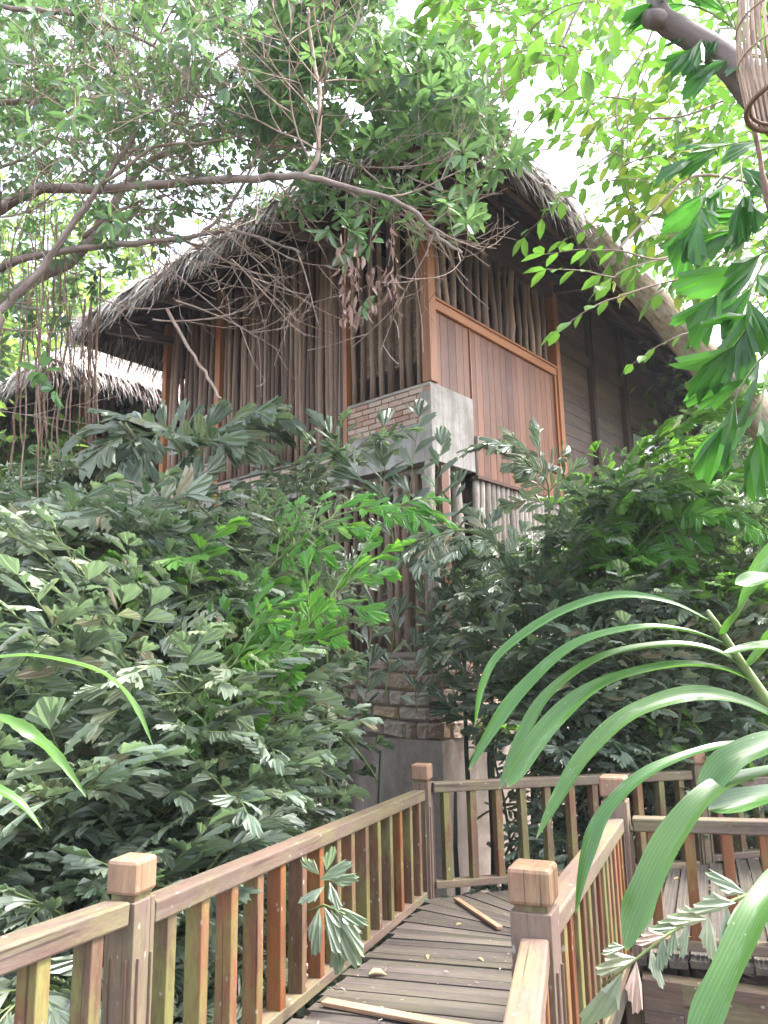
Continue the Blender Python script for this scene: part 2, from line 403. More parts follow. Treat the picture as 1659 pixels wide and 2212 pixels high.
# plinth, floors, back walls
wallbox((0, 0, -.2), (8.9, .25, 1.77), 'plinth_wall', M['plinth'])
wallbox((.003, .253, -.2), (.25, 1.48, 1.768), 'plinth_wall', M['plinth'])
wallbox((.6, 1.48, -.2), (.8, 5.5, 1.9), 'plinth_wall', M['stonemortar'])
b = MB(); b.tube([(-.04, 1.40, 0), (-.04, 1.40, 1.45)], .035, 8); b.build('drain_pipe', M['pipe'], house, local=True, smooth=True)
wallbox((.3, .3, 4.60), (8.8, 5.4, 4.80), 'floor_slab', M['darkwood'])
wallbox((.3, .3, 1.60), (8.8, 5.4, 1.72), 'floor_slab', M['darkwood'])
for lo, hi in (((2.6, .55, 1.72), (2.7, 5.4, 4.6)), ((2.2, 1.5, 4.8), (2.3, 5.4, 9.0)), ((.5, 3.6, 1.72), (2.6, 3.7, 4.6)), ((.4, 5.3, 1.72), (8.8, 5.4, 8.6)),
               ((.3, 3.2, 4.8), (3.2, 3.3, 7.3))):
    wallbox(lo, hi, 'inner_wall', M['darkwood'])
wallbox((8.75, .4, 0), (8.9, 5.4, 8.2), 'inner_wall', M['darkwood'])

# stone course: individual irregular stones in one wall mesh
def stones(along, length, z0, z1, name):
    mb = MB(); z = z0
    th = .16
    while z < z1-.02:
        h = min(R.uniform(.09, .24), z1-z)
        if z1-z-h < .07: h = z1-z
        s = 0
        while s < length-.01:
            w_ = min(R.uniform(.12, .5), length-s)
            if length-s-w_ < .1: w_ = length-s
            g_ = .006; pr = R.uniform(.0, .03)
            nx, nz = max(6, int(w_/.028)), max(5, int(h/.028))
            vs = []; fs = []; gs = []
            off = V((R.uniform(0, 50), R.uniform(0, 50), 0))
            jit = [R.uniform(-.018, .018) for _ in range(8)]
            for j in range(nz+1):
                for i in range(nx+1):
                    u_, v_ = i/nx, j/nz
                    ed = min(u_, 1-u_)*w_; ev = min(v_, 1-v_)*h
                    e = min(1, min(ed, ev)/.014)
                    q = mnoise.noise(V((u_*w_*7+off.x, v_*h*7+off.y, 0)))*.030 + mnoise.noise(V((u_*w_*22+off.x, v_*h*22+off.y, 3)))*.016
                    dep = -.03 + (.03+pr+q)*(e**.5)
                    ss = s+g_+u_*(w_-2*g_)+jit[0]*v_*(1-e) ; zz = z+g_+v_*(h-2*g_)+jit[1]*u_*.8+mnoise.noise(V((s*1.3+u_*w_*1.3, z*2.3+v_*h*2, 1)))*.05
                    p = V((ss, -dep, zz)) if along == 'x' else V((-dep, ss, zz))
                    vs.append(p); gs.append(off+V((u_*w_, v_*h, 0)))
            for j in range(nz):
                for i in range(nx):
                    a = j*(nx+1)+i; f_ = (a, a+1, a+nx+2, a+nx+1)
                    fs.append(f_ if along == 'x' else f_[::-1])
            mb.add(vs, fs, gs, R.random())
            s += w_
        z += h
    return mb.build(name, M['stone'], house, local=True, smooth=False)
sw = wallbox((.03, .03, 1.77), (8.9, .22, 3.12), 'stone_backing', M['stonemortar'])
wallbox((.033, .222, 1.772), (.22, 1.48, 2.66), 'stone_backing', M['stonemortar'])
stones('x', 8.9, 1.77, 3.12, 'stone_wall'); stones('y', 1.48, 1.77, 2.66, 'stone_wall')
wallbox((.05, 0.25, 2.662), (.22, 5.5, 2.72), 'ledge', M['log'], axis=1)
wallbox((.9, -.06, 3.122), (8.9, .2, 3.16), 'ledge', M['log'], axis=0)

# floor beams of concrete and brick parapets on the left face
wallbox((0, 0, 4.89), (.88, .18, 5.84), 'concrete_panel', M['concrete'], bevel=.006)
wallbox((.002, .18, 4.89), (.18, 1.33, 5.37), 'concrete_beam', M['concrete'])
wallbox((.002, 1.33, 4.80), (.18, 5.5, 5.09), 'concrete_beam', M['concrete'])
wallbox((.18, .18, 4.80), (.3, 5.5, 4.885), 'concrete_beam', M['concrete'])
def bricks(y0, y1, z0, z1):
    mb = MB(); bl, bh, jo = .205, .060, .012
    mb.box((.02, y0, z0), (.16, y1, z1), mi=1, axis=1)
    z = z0+.004; k = 0
    while z+bh <= z1+.004:
        y = y0 - (bl*.5 if k % 2 else 0)
        while y < y1-.01:
            a, c = max(y, y0), min(y+bl, y1)
            if c-a > .02:
                pr = R.uniform(-.003, .005)
                mb.box((-pr, a, z), (.03, c, z+bh), axis=1, jit=.0022)
            y += bl+jo
        z += bh+jo; k += 1
    return mb.build('brick_parapet', [M['brick'], M['mortar']], house, local=True, bevel=.003)
bricks(.002, 1.33, 5.372, 5.80); bricks(1.41, 4.0, 5.092, 5.25); bricks(4.13, 5.5, 5.092, 5.60)
wallbox((-.01, .002, 5.802), (.2, 1.33, 5.838), 'parapet_sill', M['log'], axis=1)
wallbox((-.02, 1.41, 5.252), (.2, 4.0, 5.285), 'parapet_sill', M['log'], axis=1)
wallbox((-.01, 4.13, 5.602), (.2, 5.5, 5.635), 'parapet_sill', M['log'], axis=1)

# posts
for lo, hi in (((-.02, -.03, 5.845), (.12, .10, 8.05)), ((-.015, 1.335, 5.0), (.12, 1.405, 8.4)), ((-.015, 4.005, 4.8), (.11, 4.125, 8.4)), ((-.015, 5.45, 4.6), (.11, 5.56, 8.3)),
               ((3.19, -.03, 4.80), (3.31, .34, 8.35))):
    wallbox(lo, hi, 'post', M['trim'], bevel=.005)
wallbox((.005, 1.41, 5.287), (.10, 1.47, 8.4), 'post', M['beam'])
# red-brown plank panels on the right face
def planks(x0, x1, z0, z1, y=.0, w=.155, z0b=None, xb=None, th=.035, mat='panel'):
    mb = MB(); x = x0
    while x < x1-.02:
        e = min(x+w*R.uniform(.92, 1.08), x1)
        zz = z0b if (z0b is not None and e <= xb+.05) else z0
        mb.box((x+.0025, y, zz), (e-.0025, y+th+R.uniform(-.002, .002), z1))
        x = e
    mb.box((x0, y+th+.004, z0b or z0), (x1, y+th+.03, z1), mi=1)
    return mb.build('plank_panel', [M[mat], M['beam']], house, local=True, bevel=.003)
planks(.12, .88, 5.846, 6.80, .03); planks(.88, 3.13, 5.36, 6.80, .03)
wallbox((.12, -.012, 6.80), (3.19, .1, 6.915), 'panel_rail', M['trim'], bevel=.006, axis=0)
wallbox((.12, -.03, 6.917), (3.19, .12, 6.95), 'panel_rail', M['trim'], bevel=.004, axis=0)
wallbox((3.13, .0, 5.36), (3.19, .09, 6.8), 'panel_trim', M['trim'])
wallbox((.890, .012, 5.846), (.905, .032, 6.8), 'panel_trim', M['trim'])
wallbox((.883, -.045, 5.255), (3.19, .1, 5.358), 'panel_rail', M['log'], bevel=.006, axis=0)
planks(.93, 3.19, 4.86, 5.253, .0, .15)
wallbox((.883, -.005, 4.86), (.93, .06, 5.253), 'panel_trim', M['beam'])
wallbox((.883, -.03, 4.815), (3.19, .08, 4.857), 'panel_rail', M['beam'], axis=0)
# poles
def pole(x, y, z0, z1, r, name='pole', mat='pole', lean=.03):
    mb = MB(); n_ = 9; a = R.uniform(0, 6); pts = []; rad = []
    dx, dy = R.uniform(-lean, lean), R.uniform(-lean, lean)
    for i in range(n_):
        t = i/(n_-1)
        pts.append((x+dx*(t-.5)+.009*math.sin(a+t*5)+R.uniform(-.004, .004), y+dy*(t-.5)+.009*math.cos(a*2+t*6)+R.uniform(-.004, .004), z0+(z1-z0)*t))
        rad.append(r*(1.06-.16*t)*R.uniform(.93, 1.07))
    mb.tube(pts, rad, 9, wob=.06); return mb.build(name, M[mat], house, local=True, smooth=True)
x = .26
while x < 3.15: pole(x, .07, 6.95, 8.1, R.uniform(.032, .05), lean=.06); x += R.uniform(.15, .21)
y = .2
while y < 1.3: pole(.08, y, 5.84, 8.4, R.uniform(.032, .042)); y += R.uniform(.145, .17)
y = 1.51
while y < 3.98:
    pole(.08+R.uniform(-.015, .02), y, 5.285, 8.5, R.uniform(.031, .044), lean=.05); y += R.uniform(.080, .100)
y = 4.19
while y < 5.42: pole(.08, y, 5.635, 8.4, R.uniform(.036, .048)); y += R.uniform(.11, .15)
x = .08
for x in (.07, .33, .60): pole(x, .1, 3.16 if x > 0 else 2.7, 4.89, .075, 'log', 'log')
x = .97
while x < 3.6: pole(x, .06, 3.16, 4.86, R.uniform(.048, .06), 'log', 'log', .01); x += .113
while x < 8.8: pole(x, .06, 3.16, 4.86, R.uniform(.05, .065), 'log', 'log', .02); x += .24
y = .22
while y < 5.4: pole(.12, y, 2.72, 4.82, R.uniform(.036, .05), 'log', 'pole', .02); y += R.uniform(.125, .165)
wallbox((.16, -.0, 2.3), (.30, .02, 4.85), 'post', M['panel'])
# beams over the poles, upper wall, dark boarded wall
wallbox((.14, -.03, 8.10), (3.19, .14, 8.24), 'beam', M['beam'], bevel=.006, axis=0)
wallbox((3.31, .36, 4.6), (3.33, .40, 8.7), 'beam', M['beam'])
mb = MB(); z = 4.6
while z < 8.9:
    h = .20; mb.box((3.34, .40, z+.003), (8.75, .44+R.uniform(-.002, .002), z+h-.003), axis=0); z += h
mb.box((3.34, .446, 4.6), (8.75, .47, 8.9), mi=1, axis=0)
mb.build('boarded_wall', [M['darkwood'], M['beam']], house, local=True, bevel=.003)
for x0, x1 in ((5.15, 5.24), (6.5, 6.66), (8.6, 8.76)): wallbox((x0, .30, 4.6), (x1, .397, 8.8), 'post', M['beam'])
wallbox((3.34, .33, 7.62), (8.6, .396, 7.80), 'beam', M['darkwood'], axis=0)
wallbox((6.68, .34, 6.9), (8.58, .395, 7.0), 'beam', M['beam'], axis=0)
wf = wallbox((6.75, .355, 5.75), (8.55, .385, 6.85), 'window', M['beam'])
b = MB(); b.box((6.82, .348, 5.8), (8.48, .353, 6.8)); gl = b.build('pane', M['glass'], wf, local=True)
b = MB()
for i in range(9):
    xx = 6.84+i*.05; b.box((xx, .335-.012*(i % 2), 5.82), (xx+.055, .345-.012*(i % 2), 6.78))
b.build('curtain', M['curtain'], wf, local=True)
wallbox((3.34, .1, 4.48), (8.7, .42, 4.598), 'concrete_beam', M['concrete'], axis=0)
# dark upper wall above the pole screens
wallbox((.2, .18, 8.26), (3.3, .22, 9.2), 'upper_wall', M['beam'], axis=0)
wallbox((.22, .225, 8.52), (.26, 5.4, 8.9), 'upper_wall', M['beam'], axis=1)

# roof: hipped, thick thatch with dark brown underside, purlins and rafters
def roof_pts(off, grow):
    x0, x1, y0, y1 = RX0-grow, RX1+grow, RY0-grow, RY1+grow
    hw = (y1-y0)/2
    return x0, x1, y0, y1, hw
rf = MB()
def grid_slope(side, off, nu=24, nv=8, inv=False):
    x0, x1, y0, y1, hw = roof_pts(0, 0); vs = []; fs = []
    for j in range(nv+1):
        t = j/nv; d = hw*t
        for i in range(nu+1):
            s = i/nu
            if side == 'r': x, y = x0+d+(x1-x0-2*d)*s, y0+d
            elif side == 'b': x, y = x0+d+(x1-x0-2*d)*s, y1-d
            elif side == 'l': x, y = x0+d, y0+d+(y1-y0-2*d)*s
            else: x, y = x1-d, y0+d+(y1-y0-2*d)*s
            vs.append(V((x, y, roofz(x, y)+off+(.02*mnoise.noise(V((x*2, y*2, 0)))))))
    for j in range(nv):
        for i in range(nu):
            a = j*(nu+1)+i; f_ = (a, a+1, a+nu+2, a+nu+1)
            fs.append(f_)
    return vs, fs
for side in 'rble':
    rf.add(*grid_slope(side, 0.0)); 
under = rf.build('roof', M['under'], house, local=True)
rt = MB()
for side in 'rble':
    rt.add(*grid_slope(side, .20), rv=.3)
th = rt.build('thatch', M['thatch'], under, local=True)
def strand(mb, p, d, dn, L, w_, rv):
    side = d.cross(V((0, 0, 1)));
    if side.length < 1e-3: side = V((1, 0, 0))
    side.normalize()
    side = (side*math.cos(dn)+d.cross(side)*math.sin(dn))
    a = p; b_ = p+d*(L*.5); c = p+d*L+V((0, 0, -.12*L))+side*R.uniform(-.25, .25)*L*.3
    o = R.uniform(0, 50)
    mb.add([a-side*w_/2, a+side*w_/2, b_-side*w_*.55, b_+side*w_*.55, c-side*w_*.12, c+side*w_*.12], [(0, 1, 3, 2), (2, 3, 5, 4)],
           [(o, 0, 0), (o, w_, 0), (o+L/2, 0, 0), (o+L/2, w_, 0), (o+L, 0, 0), (o+L, w_, 0)], rv)
ev = MB()
edges = {'r': ((RX0, RY0), (RX1, RY0), (0, -1)), 'l': ((RX0, RY0), (RX0, RY1), (-1, 0)), 'b': ((RX0, RY1), (RX1, RY1), (0, 1)), 'e': ((RX1, RY0), (RX1, RY1), (1, 0))}
for side, (a, c, o_) in edges.items():
    L = math.hypot(c[0]-a[0], c[1]-a[1]); dens = 230 if side in 'rlb' else 60
    for i in range(int(L*dens)):
        t = R.random(); x = a[0]+(c[0]-a[0])*t; y = a[1]+(c[1]-a[1])*t
        inn = R.random()**1.3*.42
        x -= o_[0]*inn; y -= o_[1]*inn
        lay = R.random()
        z = EZ+sag(x, y)+SL*inn+lay*.27
        d = V((o_[0]*R.uniform(.5, 1.0)+R.uniform(-.28, .28), o_[1]*R.uniform(.5, 1.0)+R.uniform(-.28, .28), -R.uniform(.7, 1.9))).normalized()
        strand(ev, V((x, y, z)), d, R.uniform(0, 3.14), R.uniform(.20, .44)*(1.25 if R.random() < .08 else 1), R.uniform(.010, .019), min(1, max(0, R.gauss(.32+.4*lay, .2))))
# courses on the visible slopes
for side, (a, c, o_) in edges.items():
    if side not in 'rl': continue
    L = math.hypot(c[0]-a[0], c[1]-a[1]); hw = (RY1-RY0)/2
    k = .15
    while k < hw:
        Lk = L-2*k
        for i in range(int(Lk*55)):
            t = R.random(); x = a[0]+(c[0]-a[0])*(k+Lk*t)/L; y = a[1]+(c[1]-a[1])*(k+Lk*t)/L
            kk = k+R.uniform(-.06, .06)
            if side == 'r': y = RY0+kk
            else: x = RX0+kk
            if side == 'r': x = a[0]+k+Lk*t
            else: y = a[1]+k+Lk*t
            z = roofz(x, y)+.21
            d = V((o_[0]+R.uniform(-.2, .2), o_[1]+R.uniform(-.2, .2), -SL+R.uniform(-.02, .30))).normalized()
            strand(ev, V((x, y, z)), d, R.uniform(-.7, .7), R.uniform(.2, .36), R.uniform(.012, .022), min(1, max(0, R.gauss(.55, .22))))
        k += .22
ev.build('eave_fringe', M['thatch'], th, local=True)
for side, off in (('r', .55), ('r', 1.15), ('l', .55), ('l', 1.15), ('b', .6)):
    mb = MB(); n_ = 10
    for i in range(n_):
        def pt(s):
            if side == 'r': x, y = RX0+off+(RX1-RX0-2*off)*s, RY0+off
            elif side == 'b': x, y = RX0+off+(RX1-RX0-2*off)*s, RY1-off
            else: x, y = RX0+off, RY0+off+(RY1-RY0-2*off)*s
            return V((x, y, roofz(x, y)-.07))
        mb.beam(pt(i/n_), pt((i+1)/n_), .07, .09)
    mb.build('purlin', M['beam'], under, local=True)
for i in range(13):
    mb = MB(); x = RX0+1.2+i*.75; e = .9 if i == 0 else 1.9
    mb.beam((x, RY0+.06, roofz(x, RY0+.06)-.03), (x, RY0+e, roofz(x, RY0+e)-.03), .05, .07); mb.build('rafter', M['beam'], under, local=True)
for i in range(8):
    mb = MB(); y = RY0+1.0+i*.8; e = .9 if i == 0 else 1.9
    mb.beam((RX0+.06, y, roofz(RX0+.06, y)-.03), (RX0+e, y, roofz(RX0+e, y)-.03), .05, .07); mb.build('rafter', M['beam'], under, local=True)
for z_, y_ in ((8.15, 1.37), (8.15, 4.06), (8.05, 5.4)):
    mb = MB(); mb.beam((-1.15, y_, z_-.25), (2.4, y_, z_+.3), .09, .13); mb.build('tie_beam', M['darkwood'], under, local=True)
mb = MB(); mb.beam((3.25, -1.1, 8.0), (3.25, 1.2, 8.5), .09, .13); mb.build('tie_beam', M['beam'], under, local=True)

# second pavilion of the same build, one length further along the left face
house_b = copy_tree(house)
house_b.location = HC+HV*8.16
for ch in children(house_b):
    if ch.name.startswith('roof'): ch.location.z = -.45
tag(house_b, 'farther thatched timber house whose pale eave shows past the end of the nearer one', 'house', 'thatched timber houses')

# bamboo roll blinds hanging behind the pole screens
def blind(x, y0, y1, z0, z1, label):
    w0 = HC+HU*x+HV*y0
    root = thing('bamboo_blind', w0+V((0, 0, z0)), label, 'blind', 'bamboo roll blinds', rz=math.pi/2-AZ)
    mb = MB(); z = z0
    while z < z1:
        mb.box((0, 0, z-z0), (.008, y1-y0, z-z0+.013), axis=1); z += .017
    mb.build('slats', M['blind'], root, local=True)
    mb = MB()
    for q in (.25, .5, .75): mb.tube([(-.006, (y1-y0)*q, 0), (-.006, (y1-y0)*q, z1-z0)], .004, 5)
    mb.build('cord', M['basket_hoop'], root, local=True)
    mb = MB(); mb.tube([(0, 0, 0), (0, y1-y0, 0)], .03, 10); mb.build('roll', M['blind'], root, local=True, smooth=True)
blind(.22, .12, 1.30, 6.25, 7.35, 'pale bamboo blind behind the upper pole screen over the brick parapet')
blind(.32, .10, 1.05, 2.75, 4.55, 'brown bamboo blind behind the lower poles beside the stone corner')

# small tiled pavilion seen past the right end of the house
tp = at(1500, 980, 16.5); tp.z = 0
root = thing('tiled_pavilion', tp, 'small pavilion with reddish clay tile roof and timber rail beyond the house', 'pavilion')
mb = MB()
for i in range(16):
    for j in range(6):
        x = -1.6+i*.24; mb.tube([tp+V((x, -1.0+j*.42, 6.5+j*.22)), tp+V((x, -.56+j*.42, 6.76+j*.22))], .115, 8, cap=True)
mb.build('tile_roof', M['tile'], root, smooth=True)
for x in (-1.4, .2, 1.9):
    mb = MB(); mb.beam(tp+V((x, -.6, 0)), tp+V((x, -.6, 6.8)), .14, .14, V((1, 0, 0))); mb.build('post', M['panel'], root)
for z in (4.2, 4.9, 5.3):
    mb = MB(); mb.beam(tp+V((-1.6, -.62, z)), tp+V((2.1, -.62, z)), .09, .1); mb.build('rail', M['panel'], root)
mb = MB(); mb.box(tp+V((-1.6, .8, 0)), tp+V((2.1, .9, 5.2))); mb.box(tp+V((-1.6, -.6, 3.9)), tp+V((2.1, .8, 4.05))); mb.build('wall', M['log'], root)
# ---------------------------------------------------------------- boardwalk and railings
def zd(y): return GZ-1.385-.07*(y-3.4) if y < 5.6 else GZ-1.54
P1 = V((-.790, 2.50)); P2 = V((.225, 5.50)); PB = V((2.42, 6.32)); PC = V((5.6, 7.4))
Q1 = V((.415, 2.40)); Q2 = V((1.175, 4.20)); QC = V((3.6, 3.3)); QN = V((.02, .75))
def isect(o, d, a, b):
    e = b-a; den = d.x*e.y-d.y*e.x
    if abs(den) < 1e-6: return None
    w_ = a-o; t = (w_.x*e.y-w_.y*e.x)/den
    return t if t > 0 else None
dk = MB()
def board(a, b, wa, wb, perp):
    """one deck board from a to b (2d), widths at both ends"""
    off = V((R.uniform(0, 90), R.uniform(0, 90), 0)); L = (b-a).length; vs = []; gs = []
    th = .032; dz = R.uniform(-.004, .004)
    xs = [-.5, -.28, -.25, .0, .03, .28, .31, .5]           # two shallow grooves along the board
    hs = [0, 0, -.0035, -.0035+.003, -.0035, -.0005, -.0035, 0]
    for t, p, w_ in ((0, a, wa), (1, b, wb)):
        for x_, h_ in zip(xs, hs):
            q = p+perp*(x_*w_); vs.append(V((q.x, q.y, zd(q.y)+h_+dz))); gs.append(off+V((t*L, x_*w_, 0)))
        for x_ in (-.5, .5):
            q = p+perp*(x_*w_); vs.append(V((q.x, q.y, zd(q.y)-th+dz))); gs.append(off+V((t*L, x_*w_, th)))
    n_ = 10; fs = [(i, i+n_, i+n_+1, i+1) for i in range(7)]
    fs += [(0, 8, 18, 10), (7, 17, 19, 9), (8, 9, 19, 18), tuple([0, 1, 2, 3, 4, 5, 6, 7, 9, 8]), tuple([10, 18, 19, 17, 16, 15, 14, 13, 12, 11])]
    rv = R.random()**1.4
    dk.add(vs, fs, gs, rv)
ax = (P2-P1).normalized(); pr_ = V((ax.y, -ax.x))
s = -2.2
while True:
    w_ = R.uniform(.085, .10)
    c = P1+ax*(s+w_/2)
    a = c+pr_*(.10+R.uniform(-.03, .035))
    t = isect(c, pr_, Q1-(Q2-Q1)*2, Q2)
    if t and (c+pr_*t).y < Q1.y: t = isect(c, pr_, QN, Q1)
    b = c+pr_*((t or 1.2)-.0)
    if b.y > Q2.y-.02: break
    board(a, b, w_-.006, w_-.006, ax); s += w_
a0 = math.atan2((P1+ax*s+pr_*.1-Q2).x, (P1+ax*s+pr_*.1-Q2).y); a1 = math.radians(22)
nf = 15
for i in range(nf):
    aa = a0+(a1-a0)*(i+.5)/nf; d = V((math.sin(aa), math.cos(aa)))
    ts = [t for t in (isect(Q2, d, P1, P2), isect(Q2, d, P2, PC)) if t]
    # pick the nearer boundary in front
    t = min(ts) if ts else 1.5
    da = (a1-a0)/nf
    per = V((d.y, -d.x))
    board(Q2+d*.05, Q2+d*(t-.06), .05*da+.004, max(.02, (t-.06)*abs(da)-.007), per)
d = V((math.sin(a1), math.cos(a1))); fr = (QC-Q2).normalized(); k = .02
while k < 2.5:
    w_ = R.uniform(.085, .10); c = Q2+fr*(k+w_/2)
    t = isect(c, d, P2, PC) or 2
    f0 = -.10+R.uniform(-.02, .02)
    per = V((d.y, -d.x))
    board(c+d*f0, c+d*(t-.06), (w_-.006)*.93, (w_-.006)*.93, per); k += w_
deck = tag(dk.build('boardwalk', M['deck']), kind='structure')
mb = MB()
for a, b in ((P1-ax*2, P2), ):
    mb.beam(V((a.x+.10, a.y, zd(a.y)-.11)), V((b.x+.05, b.y-.12, zd(b.y)-.11)), .05, .14)
mb.beam(V((Q1.x, Q1.y, zd(2.4)-.11)), V((Q2.x-.02, Q2.y, zd(4.2)-.11)), .05, .14); mb.beam(V((QN.x, QN.y, zd(.75)-.11)), V((Q1.x, Q1.y, zd(2.4)-.111)), .05, .14)
mb.build('joist', M['deck'], deck, bevel=.004)
mb = MB(); e0 = Q2+fr*.08-d*.12; e1 = QC-d*.12
nn = 14
pa = [V((e0.x+(e1.x-e0.x)*i/nn, e0.y+(e1.y-e0.y)*i/nn, GZ-1.60+R.uniform(-.007, .007))) for i in range(nn+1)]
for i in range(nn): mb.beam(pa[i], pa[i+1], .10, .20, rv=.6, jit=.002)
mb.build('edge_beam', M['rail'], deck)
for p in (P1+pr_*.15, P2+pr_*.3, Q1-pr_*.15, Q2+V((.05, .1)), Q2+fr*1.1):
    mb = MB(); mb.beam(V((p.x, p.y, -.1)), V((p.x, p.y, zd(p.y)-.2)), .12, .12, V((1, 0, 0))); mb.build('support_post', M['rail'], deck)

ORI = lambda a, b: (b-a).normalized()
def rpost(root, p, ztop, zbot, axis, w_=.112):
    up = V((axis.x, axis.y, 0))
    o = MB()
    o.beam(V((p.x, p.y, zbot)), V((p.x, p.y, ztop-.118)), w_, w_, up)
    sd = V((-axis.y, axis.x, 0))
    for q in (up, -up, sd, -sd):                                         # raised flutes on each face below the rail
        oth = sd if q in (up, -up) else up
        for k in (-.30, .30):
            c = V((p.x, p.y, 0))+q*(w_/2+.001)+oth*(k*w_)
            o.beam(V((c.x, c.y, zbot+.05)), V((c.x, c.y, ztop-.27)), .006, .016, q, rv=R.random())
    po = o.build('post', M['post'], root, bevel=.007)
    o = MB(); o.beam(V((p.x, p.y, ztop-.118)), V((p.x, p.y, ztop-.100)), w_*.80, w_*.80, up, rv=.1)
    o.build('neck', M['baluster'], po)
    o = MB(); rv = R.random()
    o.beam(V((p.x, p.y, ztop-.100)), V((p.x, p.y, ztop)), w_*1.06, w_*1.06, up, rv=rv)
    o.build('cap', M['cap'], po, bevel=.012)
def railrun(root, a, b, za, zb, ba, bb, spacing, e0=.07, e1=.07, w_=.085, h=.066, bw=.066, bd=.05, red=.3, phase=.5):
    """a,b 2d ends; za.. top-rail top heights; ba.. bottom-rail top heights"""
    d = (b-a); L = d.length; d /= L
    P = lambda s, z0, z1: V((a.x+d.x*s, a.y+d.y*s, z0+(z1-z0)*s/L))
    o = MB(); o.beam(P(e0, za, zb)-V((0, 0, h/2)), P(L-e1, za, zb)-V((0, 0, h/2)), w_, h); o.build('top_rail', M['rail'], root, bevel=.007)
    o = MB(); o.beam(P(e0, ba, bb)-V((0, 0, .024)), P(L-e1, ba, bb)-V((0, 0, .024)), .075, .048); o.build('bottom_rail', M['rail'], root, bevel=.005)
    n_ = max(1, int((L-e0-e1)/spacing)); sp = (L-e0-e1)/n_
    for i in range(n_):
        s = e0+sp*(i+phase); o = MB()
        lo = P(s, ba, bb)-V((0, 0, .004)); hi = P(s, za, zb)-V((0, 0, h-.003))
        t = V((d.x, d.y, 0))*R.uniform(-.006, .006)
        o.beam(lo, hi+t, bw*R.uniform(.93, 1.05), bd, V((d.x, d.y, 0)))
        o.build('baluster', M['baluster_red'] if R.random() < red else M['baluster'], root, bevel=.004)
zr = lambda r: GZ+r
LR = thing('wooden_railing', V((P1.x, P1.y, zd(2.5))), 'mossy wooden railing along the left side of the boardwalk, beside the dense palms', 'railing', 'boardwalk railings')
rpost(LR, P1, zr(-.566), zd(2.5)-.25, ax, .102); rpost(LR, P2, zr(-.684), zd(5.5)-.1, ax, .118)
railrun(LR, P1, P2, zr(-.705), zr(-.848), zr(-1.31), zr(-1.487), .190, red=.34)
nl = P1-ax*1.9
railrun(LR, nl, P1, zr(-.55), zr(-.680), zr(-1.14), zr(-1.27), .185, e1=.06, red=0, phase=.35)
BR = thing('wooden_railing', V((P2.x, P2.y, zd(5.5))), 'wooden railing at the back of the turn, in front of the concrete house corner', 'railing', 'boardwalk railings')
railrun(BR, P2, PB, zr(-.807), zr(-.872), zr(-1.435), zr(-1.535), .20, red=.05)
rpost(BR, PB, zr(-.72), zd(6)-.1, (PB-P2).normalized())
railrun(BR, PB, PC, zr(-.95), zr(-1.0), zr(-1.50), zr(-1.55), .19, red=.1)
axr = (Q2-Q1).normalized()
RR = thing('wooden_railing', V((Q1.x, Q1.y, zd(2.4))), 'wooden railing along the right side of the boardwalk, its square cap nearest to the viewer', 'railing', 'boardwalk railings')
rpost(RR, Q1, zr(-.585), zd(2.4)-.15, axr, .118); rpost(RR, Q2, zr(-.60), zd(4.2)-.15, axr, .128)
railrun(RR, Q1, Q2, zr(-.745), zr(-.80), zr(-1.33), zr(-1.42), .125, red=.45, w_=.088)
railrun(RR, QN, Q1, zr(-.71), zr(-.765), zr(-1.25), zr(-1.32), .15, red=.4, w_=.078)
FR = thing('wooden_railing', V((Q2.x+.1, Q2.y, zd(4.2))), 'wooden railing along the outer edge of the right-hand platform, behind the long strap leaves', 'railing', 'boardwalk railings')
railrun(FR, Q2+fr*.06, QC, zr(-.80), zr(-.74), zr(-1.36), zr(-1.30), .165, red=.7, e0=.02)

# loose things on the boards
def plank_thing(px0, py0, Y0, px1, py1, Y1, w_, label):
    a = at(px0, py0, Y0); b = at(px1, py1, Y1); a.z = zd(a.y)+.014; b.z = zd(b.y)+.014
    o = MB(); o.beam(a, b, w_, .018, rv=.8)
    tag(o.build('wood_strip', M['strip'], origin=(a+b)/2, bevel=.003), label, 'wood strip', 'loose wood strips on the boards')
plank_thing(985, 1942, 5.35, 1079, 1998, 4.62, .035, 'short pale wood strip lying near the far corner post')
plank_thing(700, 2162, 3.52, 1085, 2215, 3.14, .05, 'long reddish wood strip lying across the nearest boards')
def fallen(px, py, L, W, label, mat='yellowleaf', rot=None):
    y = 3.0
    for _ in range(30):
        p = at(px, py, y); y += (p.z-(zd(y)+.012))*1.6
        y = max(1.5, min(7, y))
    p = at(px, py, y); p.z = zd(y)+.012
    a = R.uniform(0, 6.28) if rot is None else rot
    o = MB(); leaf(o, p, V((math.cos(a), math.sin(a), .12)), V((0, 0, 1)), L, W, R.random(), .6, .22)
    tag(o.build('fallen_leaf', M[mat], origin=p, smooth=True), label, 'leaf', 'fallen leaves on the boards')
fallen(796, 2104, .085, .06, 'broad pale yellow leaf lying on the boards below the left railing', rot=.1)
fallen(985, 1998, .045, .022, 'small tan leaf just in front of the short pale strip'); fallen(925, 2062, .05, .02, 'thin curled leaf in the middle of the boards')
fallen(1032, 2068, .05, .018, 'thin tan leaf beside the near right-hand post')
fallen(820, 2175, .03, .02, 'tiny pale leaf scrap on the nearest boards')
fallen(1440, 1905, .06, .04, 'pale curled leaf on the platform behind the right railing'); fallen(1470, 1898, .06, .035, 'orange-tan leaf on the platform behind the right railing')

